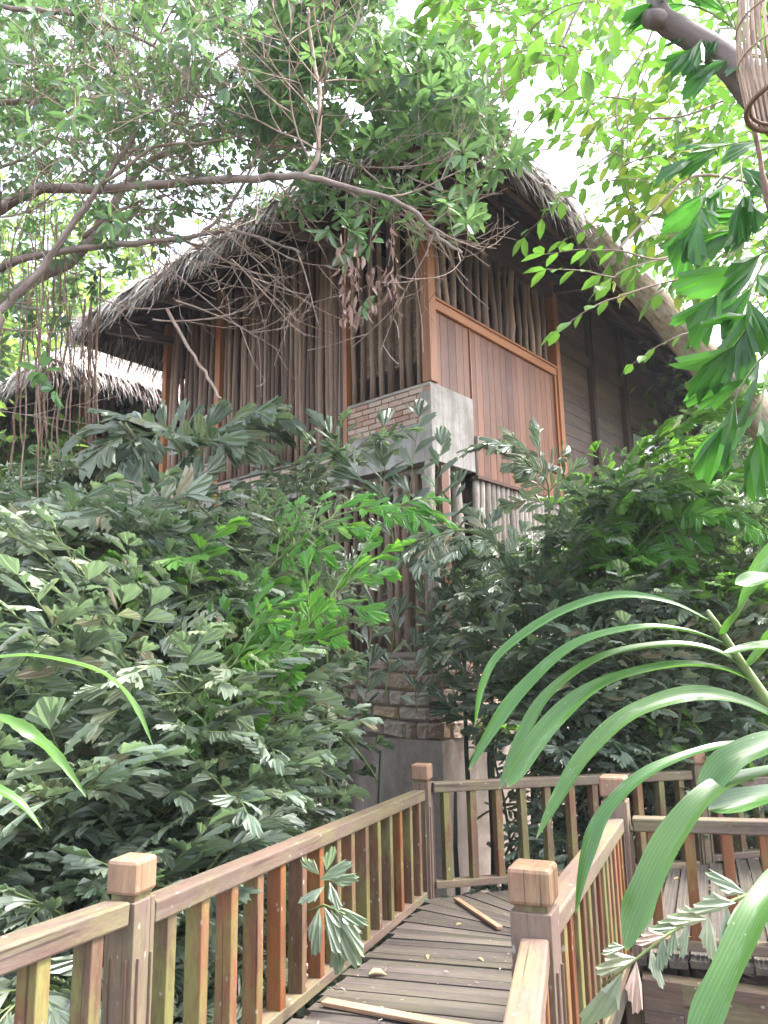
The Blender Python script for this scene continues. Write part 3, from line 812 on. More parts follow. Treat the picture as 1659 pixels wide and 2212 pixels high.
cm = MB()
for i in range(170):
    y = R.uniform(1.6, 5.4); k = (y-P1.y)/(P2.y-P1.y); x = P1.x+(P2.x-P1.x)*k+R.uniform(.12, 1.05)
    if y > 4.4: x = R.uniform(P1.x+(P2.x-P1.x)*k+.12, 2.6)
    leaf(cm, V((x, y, zd(y)+.006)), V((R.uniform(-1, 1), R.uniform(-1, 1), R.uniform(-.05, .15))), V((0, 0, 1)), R.uniform(.008, .032), R.uniform(.005, .014), R.random(), .5, R.uniform(-.3, .3))
tag(cm.build('leaf_litter', M['deadleaf']), 'pale leaf crumbs and husks scattered over the deck boards', 'leaf litter', kind='stuff')
# ---------------------------------------------------------------- fishtail palms
def fishleaf(mb, p, d, nrm, L, W, rv, asym):
    """one wedge-shaped leaflet with a jagged slanting tip"""
    d = d.normalized(); y = nrm.cross(d); y = y.normalized() if y.length > 1e-4 else d.orthogonal().normalized()
    z = d.cross(y); dr = R.uniform(.05, .5); o = R.uniform(0, 60)
    vs = []; gs = []
    def P(x, v_, h):
        vs.append(p+d*(x*L*(1-.12*dr))+y*(v_*W)+z*(h*W-dr*L*x*x*.7)); gs.append((o+x*L, v_*W, 0))
    P(0, 0, 0)
    pl = R.uniform(.03, .08); apex = asym*R.uniform(.10, .30); sk = R.uniform(.05, .16)
    for q in range(5):
        t = q/4-.5; P(.40+.06*t*asym, t*.66, pl*(1 if q % 2 else -1))
    for q in range(9):
        t = q/8-.5
        x = 1.0-.62*abs(t-apex*.6)+sk*t*asym*2+(.05 if q % 2 == 0 else -.045)*R.uniform(.4, 1.4)
        P(x, t*(.98 if q in (0, 8) else 1.02), pl*1.3*(1 if q % 2 else -1))
    fs = [(0, i+1, i+2) for i in range(4)]
    for i in range(4):
        a = 1+i; b = 6+2*i
        fs += [(a, b, b+1), (a, b+1, a+1), (a+1, b+1, b+2)]
    mb.add(vs, fs, gs, rv)
def pinna(mb, p, d, nrm, L, size, nl, rv0, droop):
    """a leaf stalk with alternate fishtail leaflets"""
    d = d.normalized(); pts = [p]; q = p; dd = d.copy(); dirs = [dd.copy()]
    for i in range(nl):
        dd = (dd+V((0, 0, -droop/nl))+V((R.uniform(-.03, .03), R.uniform(-.03, .03), R.uniform(-.02, .02)))).normalized()
        q = q+dd*(L/nl); pts.append(q); dirs.append(dd.copy())
    mb.tube(pts, [max(.0022, .0055*(1-.6*i/nl)) for i in range(nl+1)], 4, rv=rv0, mi=1, cap=False)
    sd = nrm.cross(d); sd = sd.normalized() if sd.length > 1e-3 else d.orthogonal().normalized()
    for i in range(1, nl+1):
        s = 1 if i % 2 else -1; t = i/nl
        ang = math.radians(R.uniform(30, 52)*(1-.35*t))
        u_ = dirs[i]*math.cos(ang)+sd*(s*math.sin(ang)); u_.z -= .06
        sz = size*(.8+.5*math.sin(math.pi*min(1, .25+.65*t)))*R.uniform(.78, 1.15)
        rr = R.gauss(rv0, .24)
        fishleaf(mb, pts[i], u_, (nrm+rdir()*1.0).normalized(), sz, sz*R.uniform(.36, .58), min(1, max(0, rr)), s)
    fishleaf(mb, pts[-1], dirs[-1], nrm, size*1.15, size*.8, min(1, max(0, rv0)), R.choice((-1, 1)))
def frond_mb(path, npin, plen, lsize, nl=9, rv0=.4, droop=.5, spread=62, petiole=.25, updir=None):
    """bipinnate frond along path (list of Vectors); pinnae in opposite pairs"""
    mb = MB(); n_ = len(path)-1
    L = [0]
    for i in range(n_): L.append(L[-1]+(path[i+1]-path[i]).length)
    def pos(t):
        s = t*L[-1]
        for i in range(n_):
            if s <= L[i+1]+1e-9:
                k = (s-L[i])/max(1e-6, L[i+1]-L[i]); return path[i].lerp(path[i+1], k), (path[i+1]-path[i]).normalized()
        return path[-1], (path[-1]-path[-2]).normalized()
    mb.tube(path, [max(.004, .013*(1-.75*i/n_)) for i in range(n_+1)], 5, rv=.5, mi=1)
    for k in range(npin):
        t = petiole+(1-petiole)*(k+.5)/npin
        p, d = pos(t); up = updir or V((0, 0, 1))
        sd = d.cross(up); sd = sd.normalized() if sd.length > 1e-3 else V((1, 0, 0))
        nr = sd.cross(d).normalized()
        for s in (-1, 1):
            a = math.radians(R.uniform(spread-12, spread+12)*(1-.45*t))
            u_ = d*math.cos(a)+sd*(s*math.sin(a))+nr*R.uniform(-.25, .55)
            pinna(mb, p, u_, (nr+rdir()*.22).normalized(), plen*(1.05-.55*abs(t-.45))*R.uniform(.8, 1.15), lsize, nl, min(1, max(0, R.gauss(rv0, .08))), droop*R.uniform(.5, 1.4))
    p, d = pos(1.0)
    pinna(mb, p, d, V((0, 0, 1)), plen*.75, lsize, nl, rv0, droop)
    return mb
def arc(L, el0, bend, n=8, side=0.0):
    """frond path from the origin, leaving at elevation el0 and arching over by bend"""
    p = V((0, 0, 0)); pts = [p]
    for i in range(n):
        e = el0-bend*((i+.5)/n)**1.2
        p = p+V((math.cos(e), side*math.sin(i/n*2), math.sin(e)))*(L/n); pts.append(p.copy())
    return pts
FV = []
for i in range(9):
    L = R.uniform(1.25, 1.75)
    FV.append(frond_mb(arc(L, math.radians(R.uniform(60, 82)), math.radians(R.uniform(40, 85)), side=R.uniform(-.12, .12)), R.randint(6, 8), R.uniform(.46, .66), R.uniform(.14, .175), R.randint(5, 7), R.uniform(.2, .7), R.uniform(-.1, .7)))
SV = []
for i in range(4):
    L = R.uniform(.7, .9)
    SV.append(frond_mb(arc(L, math.radians(R.uniform(55, 75)), math.radians(R.uniform(40, 90))), R.randint(4, 5), R.uniform(.28, .36), R.uniform(.10, .13), 7, R.uniform(.3, .6), .5))
FM = {}
FS = []; SS = []
def frond_obj(kind, idx, bright, parent):
    key = (kind, idx, bright)
    if key not in FM:
        mbx = (FV if kind == 'f' else SV)[idx]
        o = mbx.build('frond', [M['fishb'] if bright else M['fish'], M['rachis']], parent, local=True); FM[key] = o.data
    else:
        o = bpy.data.objects.new('frond', FM[key]); COL.objects.link(o); o.parent = parent
    return o
PALMS = []
def interp(x, tab):
    for (x0, y0), (x1, y1) in zip(tab, tab[1:]):
        if x0 <= x <= x1: return y0+(y1-y0)*(x-x0)/(x1-x0)
    return tab[0][1] if x < tab[0][0] else tab[-1][1]
TOP = [(0, 960), (200, 985), (340, 1040), (520, 1040), (620, 1000), (700, 950), (800, 920), (900, 930), (960, 990), (1030, 1085), (1090, 1040), (1180, 985), (1300, 1000), (1400, 960), (1500, 910), (1580, 870), (1659, 840)]
def inpoly(x, y, P):
    r = False
    for (x0, y0), (x1, y1) in zip(P, P[1:]+P[:1]):
        if (y0 > y) != (y1 > y) and x < (x1-x0)*(y-y0)/(y1-y0)+x0: r = not r
    return r
OPEN = [[(800, 1090), (905, 1120), (912, 1250), (890, 1420), (830, 1430), (785, 1260)],            # roll blind and lower poles
        [(740, 1730), (790, 1590), (825, 1450), (905, 1440), (955, 1470), (985, 1560), (1060, 1660), (1075, 1900), (740, 1900)],   # stone and concrete corner
        [(1030, 1010), (1175, 1060), (1180, 1150), (1035, 1130)], [(930, 990), (1030, 1010), (1030, 1130), (950, 1120)]]
def blocked(q):
    px, py = proj(q)
    if py < interp(px, TOP): return True
    for P in OPEN:
        if inpoly(px, py, P): return True
    # keep the boardwalk itself free
    if q.z < 2.6 and q.y > 1:
        s_ = (P2.x-P1.x)*(q.y-P1.y)-(P2.y-P1.y)*(q.x-P1.x)
        s2 = (PC.x-P2.x)*(q.y-P2.y)-(PC.y-P2.y)*(q.x-P2.x)
        if s_ < .12 and s2 < .10 and q.y > 1.5 and not (q.x > 1.1 and q.y < 3.9): return True
    return False
def samples(mbx): return [V(p) for p in mbx.v[60::37]]
def palm(px, py, Y, nstem, nf, label, fmin=.25, kind='f', bright=0.0, scale=1.0, spread=.35, aim=None, name='fishtail_palm', cat='palm', group='fishtail palms around the house'):
    top = at(px, py, Y); base = V((top.x, top.y, 0))
    root = thing(name, base, label, cat, group)
    stems = []
    for i in range(nstem):
        ox, oy = R.uniform(-spread, spread), R.uniform(-spread, spread)*.7
        h = max(.3, (top.z-.55*scale)*R.uniform(.75, 1.0) if i else top.z-.55*scale)
        lx, ly = ox*R.uniform(1.0, 1.7), oy*R.uniform(1.0, 1.6)
        pts = [V((ox*.4, oy*.4, -.05)), V((ox*.6, oy*.6, h*.3)), V((ox*.85+R.uniform(-.04, .04), oy*.85, h*.65)), V((lx*.8, ly*.8, h))]
        mb = MB(); mb.tube(pts, [.030, .027, .023, .014], 8); mb.build('stem', M['stem'], root, local=True, smooth=True)
        stems.append(pts)
    for k in range(nf):
        pts = stems[k % nstem]; f = fmin+(1-fmin)*((k+.5)/nf)**.8
        h = f*3; i = min(2, int(h)); p = pts[i].lerp(pts[i+1], h-i)
        n_ = len(FV) if kind == 'f' else len(SV)
        ok = None
        for tr in range(9):
            idx = R.randrange(n_)
            az = k*2.39996+R.uniform(-.5, .5)+tr*.8
            if aim is not None and R.random() < .6: az = aim+R.uniform(-.9, .9)*(1+tr*.2)
            rot = Matrix.Rotation(az, 4, 'Z') @ Matrix.Rotation(R.uniform(-.10, .30)-.15*(f > .9), 4, 'Y') @ Matrix.Rotation(R.uniform(-.12, .12), 4, 'X')
            scl = R.uniform(.8, 1.1)*scale*(1-.035*tr)
            mw = Matrix.Translation(p) @ rot @ Matrix.Scale(scl, 4)
            ss = (FS if kind == 'f' else SS)[idx]
            bad = sum(blocked(base+(mw @ q)) for q in ss)
            if bad <= len(ss)*.07: ok = (idx, mw); break
        if ok is None: continue
        o = frond_obj(kind, ok[0], R.random() < bright, root)
        o.matrix_local = ok[1]
    PALMS.append(root); return root
FS += [samples(q) for q in FV]; SS += [samples(q) for q in SV]
G_ = 'fishtail palms around the house'
DN = -math.pi/2
# left of the boardwalk, from the house wall forward
LP = [
 (30, 930, 7.8, 3, 16, 'tall fishtail palm at the far left under the hanging aerial roots', .3, .05),
 (135, 1010, 6.9, 3, 15, 'fishtail palm below the pale thatch of the farther house', .25, .1),
 (255, 1030, 7.3, 2, 13, 'fishtail palm in front of the farther house plank panel', .25, .1),
 (390, 1010, 7.4, 2, 12, 'fishtail palm before the brick parapet at the left end of the nearer house', .2, .1),
 (505, 1055, 7.4, 2, 12, 'fishtail palm under the dense pole screen, in front of its brick strip', .2, .05),
 (610, 1040, 7.2, 2, 13, 'fishtail palm whose crown covers the concrete beam below the dense poles', .2, .1),
 (715, 1000, 6.9, 2, 12, 'fishtail palm reaching up to the brick corner parapet', .25, .05),
 (70, 1260, 5.6, 3, 16, 'bushy fishtail palm at the left edge behind the arching bright leaf', .2, .1),
 (205, 1190, 5.8, 2, 14, 'fishtail palm with pale dusty leaflets left of the bright young fronds', .2, .1),
 (345, 1200, 6.0, 3, 15, 'broad fishtail palm in the middle of the left thicket', .2, .05),
 (480, 1230, 5.8, 2, 13, 'fishtail palm with a long diagonal stalk in the left thicket', .2, .1),
 (600, 1270, 5.6, 2, 12, 'fishtail palm left of the brown bamboo blind', .2, .05),
 (700, 1330, 5.9, 2, 11, 'fishtail palm growing against the lower poles', .15, .0),
 (770, 1470, 6.3, 2, 8, 'slim fishtail palm beside the left edge of the stone corner', .15, .0),
 (60, 1530, 4.1, 2, 12, 'low fishtail palm at the left edge above the near rail', .15, .0),
 (215, 1500, 4.4, 2, 13, 'grey-leaved fishtail palm behind the left square post', .15, .0),
 (370, 1520, 4.6, 2, 13, 'fishtail palm in front of the bright young fronds on the left', .15, .0),
 (520, 1540, 4.9, 2, 12, 'fishtail palm just behind the middle of the left railing', .15, .0),
 (640, 1620, 5.2, 2, 10, 'dark fishtail palm behind the far half of the left railing', .1, .0),
]
for px, py, Y, ns, nf, lab, fm, br in LP: palm(px, py, Y, ns, nf, lab, fm, bright=br, aim=DN if px < 700 else DN-.7)
# low plants between the thicket and the left railing
for px, py, Y, nf, lab in ((60, 1800, 3.0, 8, 'low fishtail seedling under the near left rail'), (190, 1790, 3.3, 9, 'browned fishtail seedling left of the square post'),
                           (345, 1800, 3.7, 9, 'fishtail seedling showing over the rail right of the square post'), (470, 1900, 4.0, 9, 'fishtail seedling seen between the left balusters'),
                           (600, 1850, 4.6, 8, 'fishtail seedling at the foot of the thicket behind the left railing'), (420, 2080, 3.2, 8, 'low seedling in the shade under the left railing'),
                           (290, 2120, 2.7, 8, 'low seedling below the square post of the left railing'), (700, 1800, 5.2, 7, 'fishtail seedling near the far end of the left railing')):
    palm(px, py, Y, 1, nf, lab, .1, kind='s', scale=1.0, spread=.1, name='palm_seedling', cat='seedling', group='fishtail seedlings beside the railings')
# right of the house corner
RP = [
 (1010, 1200, 7.7, 1, 7, 'slim fishtail palm in front of the red post at the stone corner', .3, .0),
 (1105, 1130, 8.0, 2, 11, 'fishtail palm covering the pale split logs right of the corner', .3, .0),
 (1195, 990, 8.0, 2, 12, 'tall fishtail palm in front of the end of the plank panel', .35, .1),
 (1290, 1050, 7.7, 3, 15, 'bright-topped fishtail palm with a thick dark stem below the boarded wall', .35, .3),
 (1400, 1010, 7.9, 2, 13, 'fishtail palm in front of the window with the pale curtain', .3, .35),
 (1500, 960, 8.2, 2, 13, 'fishtail palm before the tiled pavilion', .3, .3),
 (1610, 930, 7.6, 2, 13, 'tall fishtail palm at the right edge under the leaning trunk', .3, .2),
 (1140, 1360, 7.5, 2, 10, 'dark fishtail palm against the stone wall right of the corner', .25, .0),
 (1245, 1330, 7.2, 2, 12, 'fishtail palm with black stems in front of the stone wall', .3, .0),
 (1370, 1300, 7.3, 2, 13, 'dense fishtail palm behind the arching strap leaves', .2, .1),
 (1490, 1330, 7.2, 2, 13, 'dense fishtail palm right of the black stems, under the strap leaves', .2, .1),
 (1600, 1300, 7.0, 2, 13, 'fishtail palm at the right edge behind the strap palm', .2, .1),
 (1330, 1560, 7.0, 2, 11, 'low dark fishtail palm behind the back railing', .15, .0),
 (1450, 1580, 7.0, 2, 11, 'low dark fishtail palm behind the far end of the back railing', .15, .0),
 (1580, 1590, 7.0, 2, 11, 'low fishtail palm behind the platform at the right edge', .15, .1),
]
for px, py, Y, ns, nf, lab, fm, br in RP: palm(px, py, Y, ns, nf, lab, fm, bright=br, aim=DN+.3 if px > 1150 else DN, spread=.3)
for px, py, Y, nf, lab in ((975, 1580, 7.4, 6, 'thin sapling with few leaflets against the concrete corner'), (1085, 1730, 6.9, 8, 'leafy seedling between the back railing and the concrete wall'),
                           (1190, 1780, 7.0, 8, 'seedling behind the middle balusters of the back railing'), (1300, 1760, 7.0, 8, 'seedling behind the right end of the back railing'),
                           (1000, 1300, 7.8, 8, 'dark sapling at the foot of the red post')):
    palm(px, py, Y, 1, nf, lab, .35, kind='s', scale=.9, spread=.08, name='palm_seedling', cat='seedling', group='fishtail seedlings beside the railings')

# single fronds that stand out, each a part of the palm it grows on
def hero(root, pts, npin, plen, lsize, bright=False, nl=9, rv0=.45, droop=.5, spread=60, petiole=.2, up=None):
    path = [at(*p) for p in pts]; q = []
    for i in range(len(path)-1):
        for k in range(3): q.append(path[i].lerp(path[i+1], k/3))
    q.append(path[-1])
    for _ in range(2): q = [q[0]]+[(q[i-1]+q[i]*2+q[i+1])/4 for i in range(1, len(q)-1)]+[q[-1]]
    o = frond_mb(q, npin, plen, lsize, nl, rv0, droop, spread, petiole, up)
    return o.build('frond', [M[bright] if isinstance(bright, str) else M['fishb'] if bright else M['fish'], M['rachis']], root)
P_ = {p['label']: p for p in PALMS}
def pal(s): return next(p for p in PALMS if s in p['label'])
TC = V((0, -.55, .85)).normalized()
hero(pal('middle of the left thicket'), [(430, 1700, 4.6), (560, 1500, 4.5), (650, 1370, 4.4), (770, 1240, 4.3)], 7, .34, .125, True, 6, .25, .4, 58, .25, TC)
hero(pal('middle of the left thicket'), [(400, 1600, 4.6), (470, 1430, 4.5), (560, 1340, 4.4)], 5, .3, .12, True, 6, .2, .4, 58, .3, TC)
hero(pal('long diagonal stalk'), [(470, 1330, 5.3), (620, 1190, 5.2), (730, 1100, 5.2), (880, 1095, 5.2)], 7, .34, .13, True, 6, .35, .6, 58, .3, TC)
hero(pal('brick parapet at the left end'), [(370, 1120, 6.6), (400, 1010, 6.4), (450, 930, 6.3), (540, 905, 6.2)], 6, .5, .26, False, 6, .5, .7, 65, .3, TC)
hero(pal('brick parapet at the left end'), [(385, 1080, 6.4), (400, 960, 6.2), (330, 930, 6.0), (255, 945, 5.9)], 5, .45, .26, False, 6, .55, .7, 65, .35, TC)
for a, b in (((880, 1150, 6.4), (890, 900, 6.5)), ((815, 1140, 6.4), (835, 920, 6.5)), ((925, 1180, 6.8), (955, 960, 6.9)), ((790, 1050, 6.5), (700, 930, 6.4)), ((960, 1250, 7), (985, 1060, 7.1)), ((850, 1180, 6.6), (830, 1010, 6.5))):
    mb = MB(); p, q = at(*a), at(*b)
    pinna(mb, p, q-p, TC, (q-p).length, .21, 9, R.uniform(.2, .5), .05); mb.build('frond', [M['fish'], M['rachis']], pal('reaching up to the brick'))
for a, b in (((832, 1500, 6.5), (852, 1330, 6.5)), ((795, 1420, 6.3), (815, 1255, 6.3)), ((935, 1480, 7.2), (945, 1300, 7.2)), ((968, 1450, 7.2), (988, 1290, 7.2)), ((1000, 1390, 7.1), (1005, 1215, 7.1)), ((985, 1330, 7.2), (955, 1170, 7.2)),
             ((1010, 1560, 7.2), (935, 1490, 7.2)), ((1020, 1480, 7.1), (965, 1400, 7.1)), ((900, 1540, 7.0), (890, 1400, 7.0)), ((1030, 1250, 7.2), (1060, 1130, 7.2)), ((945, 1400, 7.3), (915, 1290, 7.3)), ((1010, 1450, 7), (1060, 1330, 7)), ((780, 1560, 6.3), (800, 1440, 6.3))):
    mb = MB(); p, q = at(*a), at(*b)
    pinna(mb, p, q-p, TC, (q-p).length, .17, 8, R.uniform(.1, .5), .1); mb.build('frond', [M['fish'], M['rachis']], pal('slim fishtail palm in front of the red'))
hero(pal('middle of the left thicket'), [(300, 1620, 4.4), (400, 1500, 4.3), (500, 1440, 4.2), (560, 1400, 4.2)], 6, .3, .12, True, 6, .3, .4, 58, .25, TC)
hero(pal('before the tiled pavilion'), [(1290, 1060, 7.0), (1370, 985, 6.8), (1450, 930, 6.5), (1580, 862, 6.2)], 11, .25, .14, True, 6, .5, .2, 40, .0, TC)
hero(pal('bright-topped'), [(1215, 1210, 7.0), (1280, 1130, 6.9), (1350, 1060, 6.7), (1480, 1050, 6.5)], 9, .42, .17, True, 8, .3, .6, 60, .1, TC)
hero(pal('window with the pale'), [(1330, 1240, 6.8), (1420, 1130, 6.6), (1500, 1090, 6.4), (1640, 1120, 6.2)], 9, .42, .18, True, 8, .35, .6, 60, .1, TC)
hero(pal('end of the plank'), [(1185, 1180, 7.4), (1190, 1040, 7.3), (1150, 975, 7.2), (1080, 960, 7.1)], 7, .36, .16, False, 8, .6, .6, 60, .25, TC)
hero(pal('slim fishtail palm in front of the red'), [(1130, 1330, 7.2), (1100, 1190, 7.1), (1010, 1135, 7.0), (925, 1165, 6.9)], 9, .4, .17, False, 8, .62, .6, 60, .1, TC)
hero(pal('pale dusty'), [(240, 1330, 5.2), (290, 1170, 5.1), (240, 1090, 5.0), (130, 1110, 4.9)], 8, .42, .21, False, 8, .72, .7, 62, .2, TC)
hero(pal('below the pale thatch'), [(330, 1250, 5.8), (400, 1110, 5.7), (330, 1070, 5.6), (190, 1090, 5.5)], 8, .42, .2, False, 8, .75, .7, 62, .2, TC)
# dark trunk in the right thicket
mb = MB(); mb.tube([at(1262, 1640, 7.2), at(1268, 1500, 7.2), at(1274, 1380, 7.2), at(1290, 1270, 7.2), at(1315, 1150, 7.1)], [.06, .058, .052, .045, .03], 10)
mb.build('stem', M['stem'], pal('bright-topped'), smooth=True)
for a, b, r in (((1055, 1640, 7.2), (1062, 1300, 7.2), .014), ((1175, 1600, 7.1), (1125, 1440, 7.2), .014), ((1105, 1840, 6.8), (1063, 1620, 7.0), .012), ((1300, 1640, 7), (1290, 1420, 7), .015)):
    mb = MB(); p, q = at(*a), at(*b); mb.tube([V((p.x, p.y, .0)), p, p.lerp(q, .5)+V((.02, 0, 0)), q], [r*1.1, r, r, r*.8], 7); mb.build('stem', M['stem'], pal('black stems'), smooth=True)

# drooping sprig through the left railing
root = thing('palm_seedling', V((at(690, 1900, 3.7).x-.2, 3.75, 0)), 'fishtail sprig poking through the left balusters and drooping over the boards', 'seedling', 'fishtail seedlings beside the railings')
mb = MB(); mb.tube([root.location+V((0, 0, 0)), root.location+V((.02, 0, .8)), at(655, 1975, 3.7), at(700, 1955, 3.55), at(745, 1975, 3.45)], [.012, .011, .008, .006, .004], 6); mb.build('stem', M['rachis'], root, smooth=True)
mb = MB()
for px, py, tx, ty, sz in ((690, 1960, 672, 2060, .16), (700, 1958, 735, 2060, .19), (715, 1965, 770, 2100, .20), (730, 1970, 745, 2110, .18), (722, 1960, 790, 2035, .17), (715, 1955, 785, 2000, .15), (690, 1900, 745, 1870, .10), (700, 1915, 650, 1950, .12), (705, 1880, 715, 1835, .09), (710, 1900, 765, 1900, .09), (712, 1905, 725, 1960, .10), (690, 1890, 660, 1860, .09)):
    a, b = at(px, py, 3.5), at(tx, ty, 3.4); fishleaf(mb, a, b-a, V((R.uniform(-.3, .3), -1, .4)).normalized(), (b-a).length, (b-a).length*.42, R.uniform(.4, .8), R.choice((-1, 1)))
mb.build('frond', [M['fish']], root)
# sprig in the lower right corner with one withered leaflet
root = thing('palm_seedling', V((1.75, 1.9, 0)), 'pale fishtail sprig with a withered brown leaflet below the platform edge', 'seedling', 'fishtail seedlings beside the railings')
mb = MB(); path = [root.location+V((0, 0, 0)), root.location+V((.05, .05, .6)), at(1690, 1890, 2.5), at(1610, 1935, 2.5), at(1510, 1975, 2.45), at(1440, 2020, 2.4), at(1376, 2070, 2.4), at(1300, 2130, 2.4)]
mb.tube(path, [.012, .011, .007, .006, .005, .005, .004, .003], 6); mb.build('stem', M['rachis'], root, smooth=True)
mb = MB(); md = MB()
for px, py, tx, ty in ((1605, 1940, 1590, 2010), (1570, 1955, 1580, 2045), (1530, 1975, 1535, 2070), (1485, 1995, 1475, 2065), (1458, 2005, 1452, 2060), (1432, 2020, 1432, 2095), (1405, 2045, 1425, 2130), (1530, 1985, 1455, 1975), (1490, 1998, 1415, 2000), (1590, 1950, 1510, 1950), (1350, 2045, 1312, 2050), (1378, 2070, 1300, 2085), (1610, 1930, 1550, 1900), (1345, 2100, 1285, 2230), (1650, 1915, 1640, 2010)):
    a, b = at(px, py, 2.45), at(tx, ty, 2.4); fishleaf(mb, a, b-a, V((R.uniform(-.3, .3), -1, .4)).normalized(), (b-a).length*1.05, (b-a).length*R.uniform(.38, .5), R.uniform(.6, .95), R.choice((-1, 1)))
mb.build('frond', [M['fish']], root)
for px, py, tx, ty in ((1375, 2075, 1372, 2195), (1440, 2020, 1385, 2030)):
    a, b = at(px, py, 2.4), at(tx, ty, 2.35); fishleaf(md, a, b-a, V((0, -1, .3)), (b-a).length, (b-a).length*.42, R.uniform(.5, .9), 1)
o = md.build('withered_leaflet', [M['deadleaf']], root)
for px, py, Y, nf, lab in ((1600, 2130, 2.7, 8, 'pale seedling at the bottom right corner below the platform beam'), (1480, 2190, 2.9, 7, 'low seedling in the shadow under the platform beam')):
    palm(px, py, Y, 1, nf, lab, .1, kind='s', scale=.8, spread=.08, name='palm_seedling', cat='seedling', group='fishtail seedlings beside the railings')

# fishtail palm hanging in from the top right
tr_ = thing('fishtail_palm', V((2.6, 2.9, 0)), 'dark fishtail palm hanging in from the right edge beside the basket lamp', 'palm', G_)
mb = MB(); mb.tube([V((2.6, 2.9, -.1)), V((2.58, 2.9, 2)), V((2.5, 2.95, 4)), V((2.4, 3.0, 5.3))], [.05, .05, .045, .03], 10); mb.build('stem', M['stem'], tr_, smooth=True)
for pts in ([(1830, 300, 3.1), (1740, 290, 3.0), (1640, 320, 2.95), (1560, 380, 2.9)], [(1880, 380, 3.0), (1800, 420, 2.9), (1720, 490, 2.8), (1650, 570, 2.7)],
            [(1840, 520, 2.8), (1760, 590, 2.7), (1700, 690, 2.6), (1660, 800, 2.5)], [(1800, 240, 3.3), (1690, 140, 3.3), (1600, 70, 3.3), (1540, 30, 3.3)]):
    hero(tr_, pts, 2, .36, .20, 'fishg', 4, .35, .9, 60, .35, V((R.uniform(-.4, .4), -.6, .7)).normalized())

# ---------------------------------------------------------------- strap-leaved palm in the right foreground
sp = thing('strap_palm', V((1.9, 1.0, 0)), 'near palm with long glossy strap leaves arching in from the right edge', 'palm')
mb = MB(); mb.tube([V((1.9, 1.0, -.1)), V((1.88, 1.02, 1.0)), V((1.75, 1.1, 2.1))], [.07, .06, .04], 10); mb.build('stem', M['stem'], sp, smooth=True)
def ribbon(mb, pts, W, rv=.5, fold=.22, up=V((0, -.5, .85)), prof=None):
    path = [at(*p) for p in pts]; q = []
    n0 = len(path)
    for i in range(n0-1):                       # Catmull-Rom
        p0 = path[max(0, i-1)]; p1 = path[i]; p2 = path[i+1]; p3 = path[min(n0-1, i+2)]
        for k in range(6):
            t = k/6; q.append(.5*((2*p1)+(p2-p0)*t+(2*p0-5*p1+4*p2-p3)*t*t+(3*p1-p0-3*p2+p3)*t**3))
    q.append(path[-1]); n_ = len(q)-1; o = R.uniform(0, 50)
    vs = []; gs = []; L = 0; rvs = []; w1, w2 = R.uniform(0, 9), R.uniform(.6, 1.4)
    for i, p in enumerate(q):
        d = (q[min(i+1, n_)]-q[max(i-1, 0)]).normalized()
        if i: L += (p-q[i-1]).length
        t = i/n_
        w_ = W*(prof(t) if prof else (min(1, .35+2.2*t)*(1 if t < .72 else max(.02, 1-((t-.72)/.28)**1.7))))
        tw_ = .35*math.sin(w1+t*4*w2); y = up.cross(d).normalized(); z = d.cross(y); y, z = y*math.cos(tw_)+z*math.sin(tw_), z*math.cos(tw_)-y*math.sin(tw_)
        w_ *= 1+.05*math.sin(w1*3+t*23)
        rvs += [min(1, rv*.5+(max(0, t-.955)/.045)*.9+(.16 if h_ == 1 else 0)) for h_ in (1, 0, 0, 0, 1)]
        for s, h in ((-1, 0), (-.55, -.55), (0, -1), (.55, -.55), (1, 0)):
            vs.append(p+y*(s*w_/2)+z*(h*w_*fold)); gs.append((o+L, s*w_/2, 0))
    fs = []
    for i in range(n_):
        for k in range(4): a = i*5+k; fs.append((a, a+1, a+6, a+5))
    mb.add(vs, fs, gs, rvs)
mb = MB(); mb.tube([at(1528, 1318, 1.42), at(1545, 1345, 1.42), at(1600, 1430, 1.42), at(1690, 1560, 1.40), at(1800, 1700, 1.35), V((1.75, 1.1, 2.1))], [.003, .006, .008, .010, .013, .016], 8)
mb.build('rachis', M['rachis'], sp, smooth=True)
